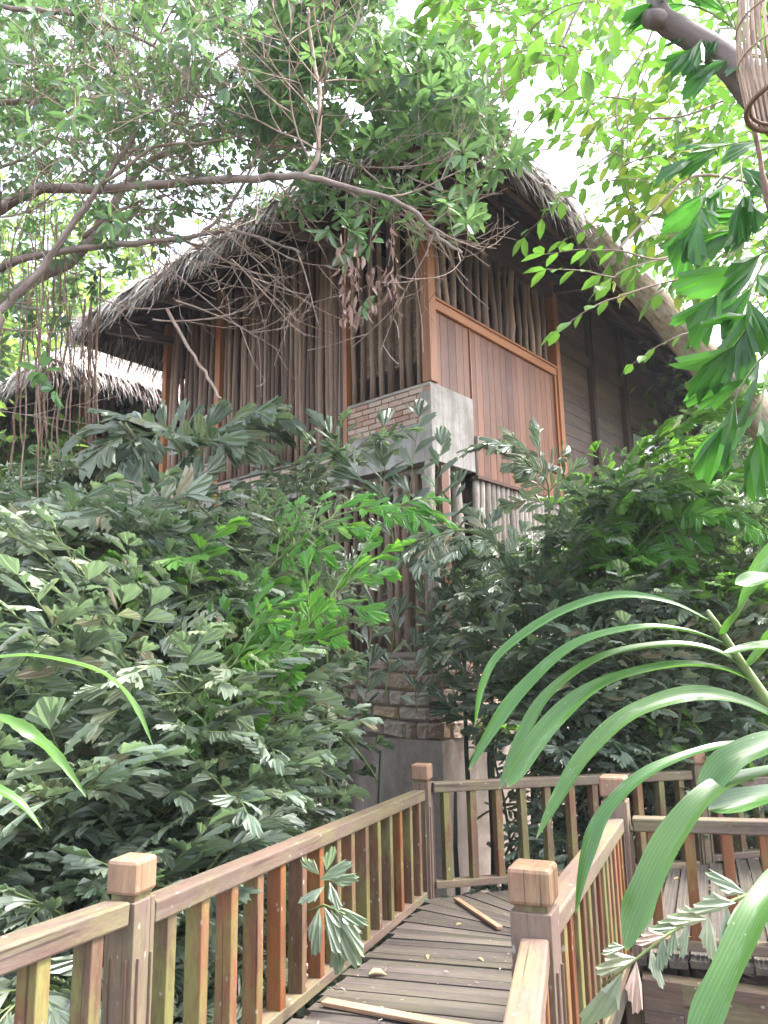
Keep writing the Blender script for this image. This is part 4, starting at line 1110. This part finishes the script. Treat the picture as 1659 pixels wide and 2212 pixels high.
LV = [
 ([(1548, 1348, 1.42), (1450, 1300, 1.42), (1330, 1284, 1.44), (1200, 1325, 1.46), (1085, 1405, 1.48), (1042, 1480, 1.49), (1025, 1572, 1.5)], .020),
 ([(1580, 1395, 1.42), (1490, 1360, 1.42), (1380, 1352, 1.42), (1240, 1390, 1.44), (1125, 1490, 1.45), (1060, 1580, 1.46), (1012, 1664, 1.46)], .029),
 ([(1610, 1440, 1.42), (1540, 1400, 1.42), (1440, 1388, 1.42), (1300, 1415, 1.42), (1180, 1500, 1.42), (1118, 1610, 1.42), (1078, 1706, 1.42)], .033),
 ([(1640, 1475, 1.41), (1560, 1440, 1.41), (1450, 1432, 1.40), (1295, 1475, 1.40), (1190, 1560, 1.39), (1120, 1660, 1.38), (1096, 1700, 1.38)], .037),
 ([(1700, 1560, 1.40), (1600, 1510, 1.38), (1490, 1497, 1.36), (1360, 1540, 1.34), (1265, 1625, 1.33), (1205, 1720, 1.32), (1158, 1812, 1.31)], .034),
 ([(1740, 1600, 1.38), (1650, 1600, 1.33), (1540, 1612, 1.29), (1400, 1665, 1.26), (1305, 1755, 1.25), (1265, 1860, 1.24), (1243, 1975, 1.24)], .024),
 ([(1780, 1640, 1.35), (1660, 1660, 1.22), (1540, 1700, 1.15), (1450, 1800, 1.12), (1392, 1920, 1.10), (1368, 1990, 1.10), (1352, 2055, 1.10)], .043),
 ([(1800, 1760, 1.30), (1720, 1860, 1.15), (1640, 1950, 1.08), (1575, 2080, 1.04), (1520, 2210, 1.02), (1490, 2330, 1.02)], .040),
 ([(1790, 1560, 1.30), (1690, 1590, 1.22), (1590, 1630, 1.18), (1540, 1680, 1.17), (1520, 1745, 1.16)], .040),
 ([(1790, 1680, 1.30), (1700, 1705, 1.2), (1600, 1725, 1.15), (1530, 1750, 1.13)], .036),
 ([(1560, 1370, 1.42), (1590, 1310, 1.38), (1640, 1230, 1.33), (1720, 1130, 1.28)], .05),
 ([(1610, 1440, 1.42), (1650, 1390, 1.38), (1700, 1330, 1.33), (1780, 1250, 1.3)], .045),
 ([(1790, 1210, 1.25), (1700, 1235, 1.2), (1640, 1245, 1.17), (1588, 1262, 1.16)], .034),
 ([(1800, 1380, 1.25), (1700, 1390, 1.2), (1620, 1395, 1.17), (1560, 1412, 1.16)], .03),
]
for pts, W in LV:
    mb = MB(); ribbon(mb, pts, W, R.uniform(.1, .9)); mb.build('leaflet', M['strap'], sp, smooth=True)
# arching fishtail leaf at the left edge, close to the viewer
lf = thing('fishtail_palm', V((-1.5, 1.5, 0)), 'near palm at the left edge with two bright leaves arching over the thicket', 'palm', G_)
mb = MB(); mb.tube([V((-1.5, 1.5, -.1)), V((-1.5, 1.55, 1.2)), V((-1.45, 1.7, 2.3))], [.03, .028, .02], 8); mb.build('stem', M['stem'], lf, smooth=True)
for pts, W in (([(-120, 1440, 1.9), (0, 1418, 1.95), (90, 1416, 2.0), (220, 1450, 2.05), (290, 1520, 2.1), (330, 1610, 2.1)], .034), ([(-120, 1540, 1.9), (0, 1548, 1.95), (70, 1585, 1.95), (130, 1640, 2.0), (185, 1720, 2.0)], .034),
               ([(-130, 1700, 1.9), (-40, 1690, 1.9), (40, 1730, 1.9), (90, 1790, 1.9)], .026)):
    mb = MB(); ribbon(mb, pts, W, R.uniform(.3, .7), .16, prof=lambda t: (min(1, .3+1.6*t) if t < .6 else max(.05, 1-((t-.6)/.4)**1.3))*(1+.10*math.sin(t*70))); mb.build('leaflet', M['fishb'], lf, smooth=True)
# ---------------------------------------------------------------- banyan on the left
bt = thing('banyan_tree', V((-5.2, 5.6, 0)), 'large banyan spreading grey limbs, twigs and hanging roots across the top left', 'tree')
TR = V((-5.2, 5.6, 0))
mb = MB(); mb.tube([TR+V((0, 0, -.2)), TR+V((.1, 0, 1.5)), TR+V((.05, .1, 3.2)), TR+V((.2, .1, 4.8)), TR+V((.3, .1, 6.5)), TR+V((.2, .1, 8.5))], [.42, .34, .30, .26, .20, .12], 14, wob=.05)
mb.build('trunk', M['limb'], bt, smooth=True)
def smooth(path, n=4):
    q = []; m_ = len(path)
    for i in range(m_-1):
        p0 = path[max(0, i-1)]; p1 = path[i]; p2 = path[i+1]; p3 = path[min(m_-1, i+2)]
        for k in range(n):
            t = k/n; q.append(.5*((2*p1)+(p2-p0)*t+(2*p0-5*p1+4*p2-p3)*t*t+(3*p1-p0-3*p2+p3)*t**3))
    q.append(path[-1]); return q
LIMBS = []
def limb(pts, r0, r1, start=None, twigs=True):
    path = [at(*p) for p in pts]
    if start is not None: path = [start]+path
    q = smooth(path); n_ = len(q)-1
    q = [p+V((R.uniform(-.008, .008), R.uniform(-.008, .008), R.uniform(-.008, .008))) for p in q]
    o = MB(); o.tube(q, [(r0+(r1-r0)*i/n_)*R.uniform(.94, 1.08) for i in range(n_+1)], 9, wob=.05)
    o.build('limb', M['limb'] if r0 > .02 else M['twig'], bt, smooth=True)
    if twigs: LIMBS.append((q, r0, r1))
limb([(-80, 510, 5.2), (0, 452, 5.2), (75, 412, 5.15), (140, 406, 5.1), (250, 405, 5.1), (330, 400, 5.05), (460, 390, 5.0), (560, 385, 4.7), (655, 381, 4.5), (740, 402, 4.45), (830, 425, 4.4), (900, 462, 4.4), (950, 512, 4.4), (1000, 545, 4.4)], .050, .008, TR+V((.2, .1, 4.6)))
limb([(655, 381, 4.5), (683, 345, 4.48), (689, 250, 4.45), (688, 180, 4.45), (672, 90, 4.5), (665, 20, 4.5)], .018, .010)
limb([(-80, 620, 5.4), (0, 578, 5.4), (60, 557, 5.3), (190, 535, 5.3), (330, 520, 5.2), (430, 510, 5.2), (490, 496, 5.15), (560, 512, 5.1), (650, 545, 5.1)], .036, .008, TR+V((.2, .1, 4.0)))
limb([(-60, 760, 5.0), (0, 672, 5.0), (80, 590, 5.0), (170, 465, 5.0), (210, 412, 5.0), (270, 322, 5.0), (318, 240, 5.0), (335, 170, 5.0)], .034, .012, TR+V((.2, .1, 3.4)))
limb([(-80, 225, 5.5), (0, 222, 5.5), (80, 218, 5.5), (150, 215, 5.5), (220, 226, 5.5), (330, 242, 5.5), (400, 212, 5.5), (520, 200, 5.5)], .026, .008, TR+V((.3, .1, 6.6)))
limb([(-60, 10, 5.0), (0, 14, 5.0), (110, 25, 5.0), (190, 36, 5.0), (250, 60, 4.95), (330, 100, 4.95), (400, 160, 4.9), (425, 195, 4.9), (480, 230, 4.9), (560, 278, 4.9)], .022, .006, TR+V((.2, .1, 8.0)))
limb([(-100, 740, 6.2), (0, 655, 6.2), (80, 600, 6.2), (165, 555, 6.2), (225, 470, 6.2), (290, 380, 6.3), (350, 335, 6.3), (480, 300, 6.3)], .075, .02, TR+V((.1, .1, 3.0)))
limb([(210, 412, 5.0), (330, 320, 4.9), (430, 310, 4.85), (530, 290, 4.8)], .014, .006)
limb([(430, 510, 5.2), (500, 440, 5.1), (560, 300, 5.05), (510, 150, 5.0)], .014, .005)
limb([(360, 668, 5.0), (380, 700, 5.0), (420, 770, 5.0), (450, 815, 5.0), (476, 862, 5.0)], .012, .010, None, False)
for _ in range(16):
    x0 = R.uniform(-40, 700); y0 = R.uniform(0, 560); Y = R.uniform(4.8, 7.5)
    a = R.uniform(-.9, .5); L = R.uniform(180, 380)
    limb([(x0, y0, Y), (x0+L*.35*math.cos(a), y0+L*.35*math.sin(a)+R.uniform(-20, 20), Y), (x0+L*.7*math.cos(a), y0+L*.7*math.sin(a)+R.uniform(-30, 30), Y+.1), (x0+L*math.cos(a), y0+L*math.sin(a)+R.uniform(-30, 30), Y+.1)], R.uniform(.010, .02), .005)
TIPS = []
def grow(mb, p, d, L, r, lev, up=.0, curl=.25, tips=None):
    n_ = max(4, int(L/.07)); pts = [p]; q = p.copy(); d = d.normalized()
    ax_ = rdir()
    for i in range(n_):
        d = (d+rdir()*curl*.35+V((0, 0, up/n_))+ax_*(curl*.22)).normalized(); q = q+d*(L/n_); pts.append(q.copy())
        if lev > 0 and i > 0 and R.random() < .30:
            sd = d.orthogonal().normalized(); sd.rotate(Matrix.Rotation(R.uniform(0, 6.28), 3, d))
            grow(mb, q, d*.75+sd*R.uniform(.5, .9), L*R.uniform(.35, .6), r*.62, lev-1, up, curl, tips)
    mb.tube(pts, [max(.0022, r*(1-.65*i/n_)) for i in range(n_+1)], 5 if r > .006 else 4, cap=False)
    if tips is not None: tips.append((pts[-1], d.copy()))
tw = [MB() for _ in range(6)]
for li, (q, r0, r1) in enumerate(LIMBS):
    n_ = len(q)
    for k in range(int(n_*.75)):
        i = R.randrange(2, n_-1); p = q[i]
        if proj(p)[0] > 330 and proj(p)[1] > 330 and R.random() < .72: continue
        d = (q[i+1]-q[i-1]).normalized()
        sd = d.orthogonal().normalized(); sd.rotate(Matrix.Rotation(R.uniform(0, 6.28), 3, d))
        px_up = R.uniform(-.1, .6)
        grow(tw[li % 6], p, d*R.uniform(.3, .9)+sd, R.uniform(.5, 1.3), R.uniform(.004, .008), 2, px_up, .3, TIPS)
# bare hanging twigs in front of the eave and the pole screen
DT = []
for px, py, Y, tx, ty in ((470, 480, 5.0, 690, 770), (500, 560, 5.0, 640, 700), (560, 512, 5.1, 690, 640), (430, 510, 5.1, 560, 690), (640, 540, 5.0, 700, 690), (740, 402, 4.9, 900, 545), (830, 425, 4.9, 1060, 555), (830, 430, 4.9, 1000, 620),
                          (700, 390, 4.95, 880, 500), (900, 462, 4.85, 1085, 430), (780, 415, 4.9, 960, 560), (330, 690, 5.1, 560, 745), (340, 560, 5.2, 540, 720), (860, 440, 4.85, 1040, 470), (880, 380, 4.8, 1060, 480), (200, 640, 5.2, 420, 700), (700, 330, 4.9, 1000, 500), (380, 650, 5.1, 620, 700), (780, 360, 4.8, 930, 500)):
    a = at(px, py, Y); b = at(tx, ty, Y-.1)
    grow(tw[R.randrange(6)], a, (b-a), (b-a).length, .0075, 2, .35, .22, None)
for o in tw: tag(o.build('twig', M['twig'], bt, smooth=True), kind='stuff')
# hanging aerial roots
def aroot(px, y0, y1, Y, r, sway=10):
    pts = []
    for i in range(9):
        t = i/8; pts.append(at(px+R.uniform(-1, 1)*sway*.5+sway*math.sin(t*3+px), y0+(y1-y0)*t, Y))
    o = MB(); o.tube(smooth(pts, 2), r, 6, wob=.1); o.build('aerial_root', M['aerial'], bt, smooth=True)
for i in range(9): aroot(R.gauss(192, 9), R.uniform(560, 700), R.uniform(900, 1010), 6.3, R.uniform(.004, .009), 7)
for i in range(20): aroot(R.uniform(-20, 170), R.uniform(420, 640), R.uniform(760, 1150) if i % 2 else R.uniform(620, 820), R.uniform(5, 6.6), R.uniform(.0025, .0065), 9)
for i in range(9): aroot(R.uniform(20, 150), R.uniform(600, 700), R.uniform(900, 1100), 6.0, R.uniform(.005, .010), 12)
for i in range(12): aroot(R.gauss(350, 22), R.uniform(430, 480), R.uniform(540, 640), 5.3, R.uniform(.002, .004), 8)

# leaves: rosettes at twig tips and filling the crown
cw = [MB() for _ in range(4)]
def rosette(mb, p, d, n_, L, rv0):
    d = d.normalized()
    for k in range(n_):
        sd = d.orthogonal().normalized(); sd.rotate(Matrix.Rotation(k*2.4+R.uniform(-.3, .3), 3, d))
        u_ = (d*R.uniform(.15, .9)+sd).normalized(); u_.z -= .12
        leaf(mb, p+u_*L*.15, u_, (d+V((0, 0, .5))+rdir()*.4).normalized(), L*R.uniform(.75, 1.15), L*R.uniform(.36, .48), min(1, max(0, R.gauss(rv0, .18))), .3, .15)
def inside(px, py):
    """crown outline in the upper left, with soft ragged edges"""
    jx = 30*mnoise.noise(V((px*.008, py*.008, 5))); jy = 45*mnoise.noise(V((px*.010, py*.010, 9)))
    px += jx; py += jy
    right = 835 if py < 40 else 835+(py-40)*2.6 if py < 100 else 990+(py-100)*.45 if py < 320 else 1090-(py-320)*.25
    if px > right: return 0
    low = 800-px*.78 if px < 420 else 472-(px-420)*.05
    if px > 700: low = 523-(px-700)*.06
    if py > low: return 0
    dens = 1.0
    if py > 345 and px < 660: dens = .42 if px < 330 else .26
    if py > 430 and px >= 660: dens = .62
    if px > 560 and py < 300: dens = 1.25
    if px > 640 and py > 300: dens = .30
    # sky gaps
    for gx, gy, gr in ((270, 215, 34), (430, 225, 46), (700, 215, 40), (715, 200, 28), (775, 245, 44), (560, 20, 34), (150, 770, 60), (120, 390, 24), (940, 60, 20), (860, 60, 30)):
        if (px-gx)**2+(py-gy)**2 < gr*gr: dens *= .12
    return dens
cnt = 0
while cnt < 2900:
    px, py = R.uniform(-120, 1100), R.uniform(-120, 820)
    if R.random() > inside(px, py)/1.25: continue
    cl = mnoise.noise(V((px*.012, py*.012, 0)))+.35
    if R.random() > .45+cl: continue
    far = R.random()
    Y = 4.6+1.9*far if px > 560 else 4.6+4.6*far
    if px > 640 and py > 300: Y = R.uniform(4.6, 5.8)
    elif py > 300: Y = R.uniform(5.35, 9)
    p = at(px, py, Y)
    rosette(cw[cnt % 4], p, rdir(.6), R.randint(5, 8), R.uniform(.085, .125)*(1.15 if px > 560 else .95), R.uniform(.25, .75)); cnt += 1
for p, d in TIPS:
    if inside(*proj(p)) == 0: continue
    if R.random() < .24: rosette(cw[R.randrange(4)], p, d, R.randint(4, 7), R.uniform(.08, .12), R.uniform(.3, .8))
# larger sprays at the right edge of the crown
for px, py in ((1000, 120), (1020, 175), (985, 160), (960, 110), (1050, 190), (1060, 290), (1075, 330), (1085, 350), (1030, 240), (930, 190), (905, 100), (870, 60), (860, 20), (1000, 330), (1040, 400), (960, 420), (880, 480), (760, 500), (740, 540), (800, 520), (1005, 460), (1105, 340), (1120, 335), (120, 840), (90, 800), (780, 660)):
    rosette(cw[0], at(px, py, R.uniform(4.2, 4.8)), rdir(.3), R.randint(6, 8), R.uniform(.11, .14), R.uniform(.6, .95))
cwn = tag(cw[0].build('crown', M['banyan'], bt))
for o in cw[1:]: o.build('crown', M['banyan'], bt)
# hanging cluster of dried curled leaves
mb = MB()
for i in range(105):
    px = R.choice((R.gauss(745, 9), R.gauss(765, 12), R.gauss(800, 18), R.gauss(845, 7))); py = R.uniform(500, 690) if px < 780 else R.uniform(490, 680)
    p = at(px, py, R.uniform(4.3, 4.6)); d = V((R.uniform(-.35, .35), R.uniform(-.35, .35), -1)); L = R.uniform(.06, .12)
    leaf(mb, p, d, rdir(), L, R.uniform(.018, .030), R.random(), 1.2, R.uniform(-.7, .7))
for px, y0, y1 in ((745, 470, 690), (768, 470, 600), (800, 470, 680), (848, 480, 700), (775, 500, 650)):
    mb.tube([at(px+R.uniform(-4, 4), y0-60+(y1-y0+60)*t/5, 4.43) for t in range(6)], .003, 4, rv=.1, cap=False)
o = mb.build('dead_leaf_cluster', M['deadleaf_dark'], bt); o['label'] = 'hanging cluster of dried curled brown leaves'

# ---------------------------------------------------------------- bright broadleaf tree, top right
gt = thing('broadleaf_tree', V((4.6, 4.6, 0)), 'bright yellow-green broadleaf tree with a thick grey limb over the basket lamp', 'tree')
o = MB(); q = smooth([V((4.6, 4.6, -.1)), V((4.5, 4.5, 2.0)), V((4.2, 4.3, 3.6))]+[at(*p) for p in ((1900, 480, 3.6), (1760, 330, 3.4), (1625, 188, 3.3), (1560, 122, 3.3), (1470, 66, 3.3), (1425, 30, 3.3), (1418, -60, 3.35), (1390, -260, 3.6))])
n_ = len(q)-1; o.tube(q, [.17-.105*min(1, i/(n_*.62)) if i < n_*.62 else .065-.022*(i-n_*.62)/(n_*.38) for i in range(n_+1)], 12, wob=.03); o.build('trunk', M['greybark'], gt, smooth=True)
o = MB(); o.tube([at(1440, 48, 3.3), at(1415, 42, 3.27), at(1398, 40, 3.25)], [.05, .046, .042], 10, wob=.08); o.build('branch_stub', M['greybark'], gt, smooth=True)
def spray(mb, tb, p, d, n_, L, gap, rv0, droop=.6, asp=.5):
    d = d.normalized(); pts = [p]; q = p.copy(); s = 1
    for k in range(n_):
        d = (d+V((0, 0, -droop/n_))+rdir()*.12).normalized(); q = q+d*gap; pts.append(q.copy())
        sd = d.cross(V((0, 0, 1))); sd = sd.normalized() if sd.length > .05 else V((1, 0, 0))
        u_ = (d*.7+sd*s+V((0, 0, R.uniform(-.45, .1)))).normalized(); s = -s
        leaf(mb, q, u_, (V((0, 0, 1))+rdir()*.5).normalized(), L*R.uniform(.7, 1.15), L*asp*R.uniform(.85, 1.1), min(1, max(0, R.gauss(rv0, .13))), .15, .22)
    leaf(mb, q, d, V((0, 0, 1)), L, L*asp, rv0, .15, .2)
    tb.tube(pts, [max(.0025, .006*(1-.6*i/n_)) for i in range(n_+1)], 4, cap=False)
lm = [MB() for _ in range(3)]; tb = MB()
def inR(px, py):
    px += 40*mnoise.noise(V((px*.009, py*.009, 2))); py += 40*mnoise.noise(V((px*.009, py*.009, 7)))
    if px < 985+max(0, py-60)*.35: return 0
    if py > 215+(px-1000)*.72: return 0
    if 1060 < px < 1300 and py > 190: return .08
    if 1180 < px < 1330 and 120 < py < 330: return .10
    if 1270 < px < 1340 and 60 < py < 150: return .3
    if px > 1330 and 220 < py < 640: return .9
    if px < 1250 and py < 330: return 1.2
    if px < 1330 and py >= 330: return .6
    return .6
cnt = 0
while cnt < 400:
    px, py = R.uniform(980, 1720), R.uniform(-80, 700)
    if R.random() > inR(px, py): continue
    Y = R.uniform(4.6, 8.0); yel = 1330 < px < 1500 and 220 < py < 520 and R.random() < .6
    spray(lm[cnt % 3], tb, at(px, py, Y), V((R.uniform(-1, .5), R.uniform(-.6, .4), R.uniform(-.5, .4))), R.randint(5, 9), R.uniform(.12, .19), R.uniform(.07, .10), .93 if yel else R.uniform(.1, .6)); cnt += 1
for px, py, Y, dx, dy_, n_, L in ((1360, 545, 4.2, -1, -.25, 6, .15), (1345, 640, 4.2, -1, .15, 5, .15), (1330, 600, 4.2, -1, -.35, 5, .15), (1500, 715, 4.3, -1, .2, 5, .11), (1250, 20, 4.0, -.8, .4, 5, .20), (1330, 20, 4.0, -.3, .9, 4, .20), (1230, 60, 4.0, .3, 1, 3, .22), (1450, 560, 4.4, -.9, .1, 6, .15)):
    spray(lm[0], tb, at(px, py, Y), CR*dx-CU*dy_, n_, L, .085, R.uniform(.35, .6), .3, .52)
for o in lm: o.build('crown', M['bright'], gt)
for pts, r in (([(1300, -60, 5), (1245, 25, 5), (1205, 110, 5), (1165, 132, 5), (1110, 148, 5)], .012), ([(1205, 112, 5), (1213, 180, 5), (1240, 228, 5)], .007), ([(1420, 20, 5), (1400, 90, 5), (1345, 180, 5), (1330, 250, 5), (1345, 310, 5)], .008), ([(1600, 200, 5), (1480, 250, 5), (1380, 260, 5), (1320, 300, 5)], .008), ([(1640, 400, 4.6), (1500, 380, 4.6), (1400, 470, 4.6), (1330, 545, 4.6)], .010), ([(1480, 540, 4.3), (1420, 560, 4.25), (1355, 545, 4.2)], .006), ([(1480, 600, 4.3), (1400, 620, 4.25), (1340, 640, 4.2)], .006)):
    tb.tube(smooth([at(*p) for p in pts]), r, 6)
tag(tb.build('twig', M['twig'], gt, smooth=True), kind='stuff')
o = MB(); o.tube(smooth([at(1625, 262, 2.75), at(1640, 330, 2.75), at(1652, 400, 2.75), at(1690, 520, 2.8), at(1790, 700, 3.2)]), [.010]*8+[.016]*9, 7); o.build('limb', M['aerial'], gt, smooth=True)

# ---------------------------------------------------------------- leaning cut trunk against the roof edge
pts = [(1286, 508, 6.5), (1340, 575, 6.5), (1420, 665, 6.4), (1500, 755, 6.35), (1590, 850, 6.3), (1690, 960, 6.25), (1800, 1120, 6.2)]
q = smooth([at(*p) for p in pts]); e = q[-1]; q += [V((e.x+.35, e.y, e.z*.5)), V((e.x+.5, e.y, -.1))]
lt_ = thing('leaning_trunk', V((e.x+.5, e.y, 0)), 'tan leaning tree trunk with a broken top along the edge of the thatch', 'trunk')
o = MB(); n_ = len(q)-1; o.tube(q, [.098+.055*min(1, i/(n_*.5)) for i in range(n_+1)], 18, wob=.085); o.build('trunk', M['tanbark'], lt_, smooth=True)
o = MB()
for i in range(22):
    a = i*.285; d = V((math.cos(a), math.sin(a), 0)); p = q[0]+d*.085
    o.tube([p-V((0, 0, .03)), p+(q[0]-q[1]).normalized()*R.uniform(.03, .09)], [.012, .003], 4)
o.build('splintered_top', M['tanbark'], lt_)

# ---------------------------------------------------------------- hanging woven basket lamp
bc = at(1712, 222, 2.45)
bl = thing('basket_lamp', bc, 'woven bamboo basket lamp hanging at the top right corner', 'lamp')
def brad(t): return .150*(1-.10*(1-t)*0)*(1.0 if t < .02 else (1+.10*math.sin(min(1, t/.5)*math.pi*.6)-.62*max(0, t-.3)**1.5))
H = .62
o = MB()
for k in range(44):
    a = k*2*math.pi/44; pts_ = []
    for i in range(11):
        t = i/10; r_ = brad(t); pts_.append(bc+V((math.cos(a)*r_, math.sin(a)*r_, t*H)))
    for i in range(10):
        up_ = V((math.cos(a), math.sin(a), 0)); o.beam(pts_[i], pts_[i+1], .0105, .003, up_, rv=(k*37 % 10)/10)
o.build('ribs', M['basket'], bl)
for t, r_, rr in ((0.0, .004, .010), (.03, -.012, .007), (.30, .003, .0035), (.55, .003, .0035), (.8, .003, .0035), (1.0, .0, .006)):
    o = MB(); rad = brad(t)+r_
    ring = [bc+V((math.cos(a*math.pi/20)*rad, math.sin(a*math.pi/20)*rad, t*H+.004*math.sin(a*3 if .1 < t < .9 else 0))) for a in range(41)]
    o.tube(ring, rr, 7, cap=False); o.build('hoop', M['basket_hoop'] if t < .1 else M['basket'], bl, smooth=True)
o = MB(); o.tube([bc+V((0, 0, H)), bc+V((0, 0, H+1.2))], .005, 6); o.build('cord', M['basket_hoop'], bl)
o = MB(); o.tube([bc+V((-.09, 0, H)), bc+V((.09, 0, H))], .006, 6); o.build('crossbar', M['basket_hoop'], bl)

# ---------------------------------------------------------------- trees behind
def bgtree(name, x, y, h, cr_, n_, L, mat, label, cat='tree', group=None, nclump=34, asp=.5, droop=False, cz=.68, trunkr=.16):
    root = thing(name, V((x, y, 0)), label, cat, group)
    o = MB(); o.tube([V((x, y, -.2)), V((x+.1, y, h*.35)), V((x-.1, y+.1, h*.6)), V((x, y, h*.92))], [trunkr, trunkr*.8, trunkr*.55, .03], 9, wob=.05)
    for k in range(7):
        z0 = h*R.uniform(.4, .8); a = R.uniform(0, 6.28); r_ = cr_[0]*R.uniform(.5, .9)
        o.tube([V((x, y, z0)), V((x+math.cos(a)*r_*.5, y+math.sin(a)*r_*.5, z0+h*.07)), V((x+math.cos(a)*r_, y+math.sin(a)*r_, z0+h*.12))], [trunkr*.4, trunkr*.25, .015], 6)
    o.build('trunk', M['limb'], root, smooth=True)
    o = MB(); cs = []
    for k in range(nclump):
        d = rdir()*R.random()**.4; cs.append((V((x+d.x*cr_[0], y+d.y*cr_[1], h*cz+d.z*cr_[2])), R.uniform(.25, .5)))
    for k in range(n_):
        c, s_ = R.choice(cs); s_ *= min(cr_)*.75
        p = c+V((R.gauss(0, s_*.5), R.gauss(0, s_*.5), R.gauss(0, s_*.5)))
        d = V((R.uniform(-.35, .35), R.uniform(-.35, .35), -1)) if droop else rdir(-.3)
        leaf(o, p, d, rdir(.8), L*R.uniform(.7, 1.3), L*asp, R.random(), .2, .2)
    o.build('crown', mat, root); return root
GB = 'leafy trees behind the houses'
for px, Y, h, cx, n_, L, lab in ((40, 15, 9.5, 3.2, 3000, .26, 'leafy tree behind the left end of the farther house'), (-250, 13, 10, 3.5, 2600, .26, 'leafy tree beyond the left edge, behind the banyan'),
                                 (330, 21, 15, 4.5, 3600, .34, 'tall leafy tree rising behind the farther house roof'), (-80, 22, 19, 5.5, 4200, .36, 'tallest leafy tree high behind the banyan at the top left'),
                                 (560, 24, 19, 4.6, 3600, .36, 'leafy tree behind the ridge of the nearer house')):
    bgtree('leafy_tree', groundx(px, Y), Y, h, (cx, cx*.8, h*.33), n_, L, M['far'], lab, group=GB)
bgtree('feathery_tree', groundx(1360, 17), 17, 14.0, (2.4, 2.0, 4.2), 5200, .20, M['feather'], 'pale tree with fine drooping leaves behind the right side of the roof', nclump=46, asp=.14, droop=True, cz=.66, trunkr=.12)
bgtree('leafy_tree', groundx(1640, 14), 14, 7.5, (2.6, 2.0, 2.8), 2200, .24, M['bright'], 'yellow-green tree behind the tiled pavilion', group=GB)
bgtree('leafy_tree', groundx(1850, 13), 13, 11.5, (3.0, 2.5, 4.2), 2600, .24, M['bright'], 'yellow-green tree beyond the right edge', group=GB)
bgtree('leafy_tree', groundx(1540, 21), 21, 9.5, (3.6, 2.5, 3.0), 2200, .3, M['far'], 'green tree far behind the tiled pavilion', group=GB)
# ---------------------------------------------------------------- light and render settings
EL, RT = math.radians(60), math.radians(80)
w = bpy.data.worlds.new('World'); sc.world = w; w.use_nodes = True
nt = w.node_tree; bg = nt.nodes['Background']; sky = nt.nodes.new('ShaderNodeTexSky')
sky.sky_type = 'NISHITA'; sky.sun_disc = False; sky.sun_elevation = EL; sky.sun_rotation = RT
sky.air_density = 1.0; sky.dust_density = 4.0; sky.ozone_density = 1.0
hs = nt.nodes.new('ShaderNodeHueSaturation'); hs.inputs['Saturation'].default_value = .55
nt.links.new(sky.outputs[0], hs.inputs['Color']); nt.links.new(hs.outputs[0], bg.inputs[0]); bg.inputs[1].default_value = .15
sl = bpy.data.lights.new('sun', 'SUN'); so = bpy.data.objects.new('sun', sl); COL.objects.link(so)
sl.energy = 1.5; sl.angle = math.radians(10); sl.color = (1, .97, .94)
sd = V((math.sin(RT)*math.cos(EL), math.cos(RT)*math.cos(EL), math.sin(EL)))
so.rotation_euler = sd.to_track_quat('Z', 'Y').to_euler(); so.location = (0, 0, 40)
vs_ = sc.view_settings; vs_.view_transform = 'Standard'; vs_.look = 'None'; vs_.gamma = 1; vs_.exposure = 2.95
sc.cycles.max_bounces = 8; sc.cycles.diffuse_bounces = 4; sc.cycles.glossy_bounces = 3; sc.cycles.transmission_bounces = 4
sc.cycles.use_denoising = True; sc.cycles.caustics_reflective = False; sc.cycles.caustics_refractive = False

# added thin volume imitating lens veil, lifts the dark areas
hz = MB(); hz.box((-64, -56, -1.0), (64, 70, 26)); 
hm = bpy.data.materials.new('lens_veil'); hm.use_nodes = True; hn = hm.node_tree; hn.nodes.clear()
ho = hn.nodes.new('ShaderNodeOutputMaterial'); hv = hn.nodes.new('ShaderNodeVolumePrincipled')
hv.inputs['Color'].default_value = (.90, .93, 1.0, 1); hv.inputs['Density'].default_value = .0010; hv.inputs['Anisotropy'].default_value = .2
hn.links.new(hv.outputs[0], ho.inputs['Volume'])
tag(hz.build('veil_volume', hm), kind='stuff')
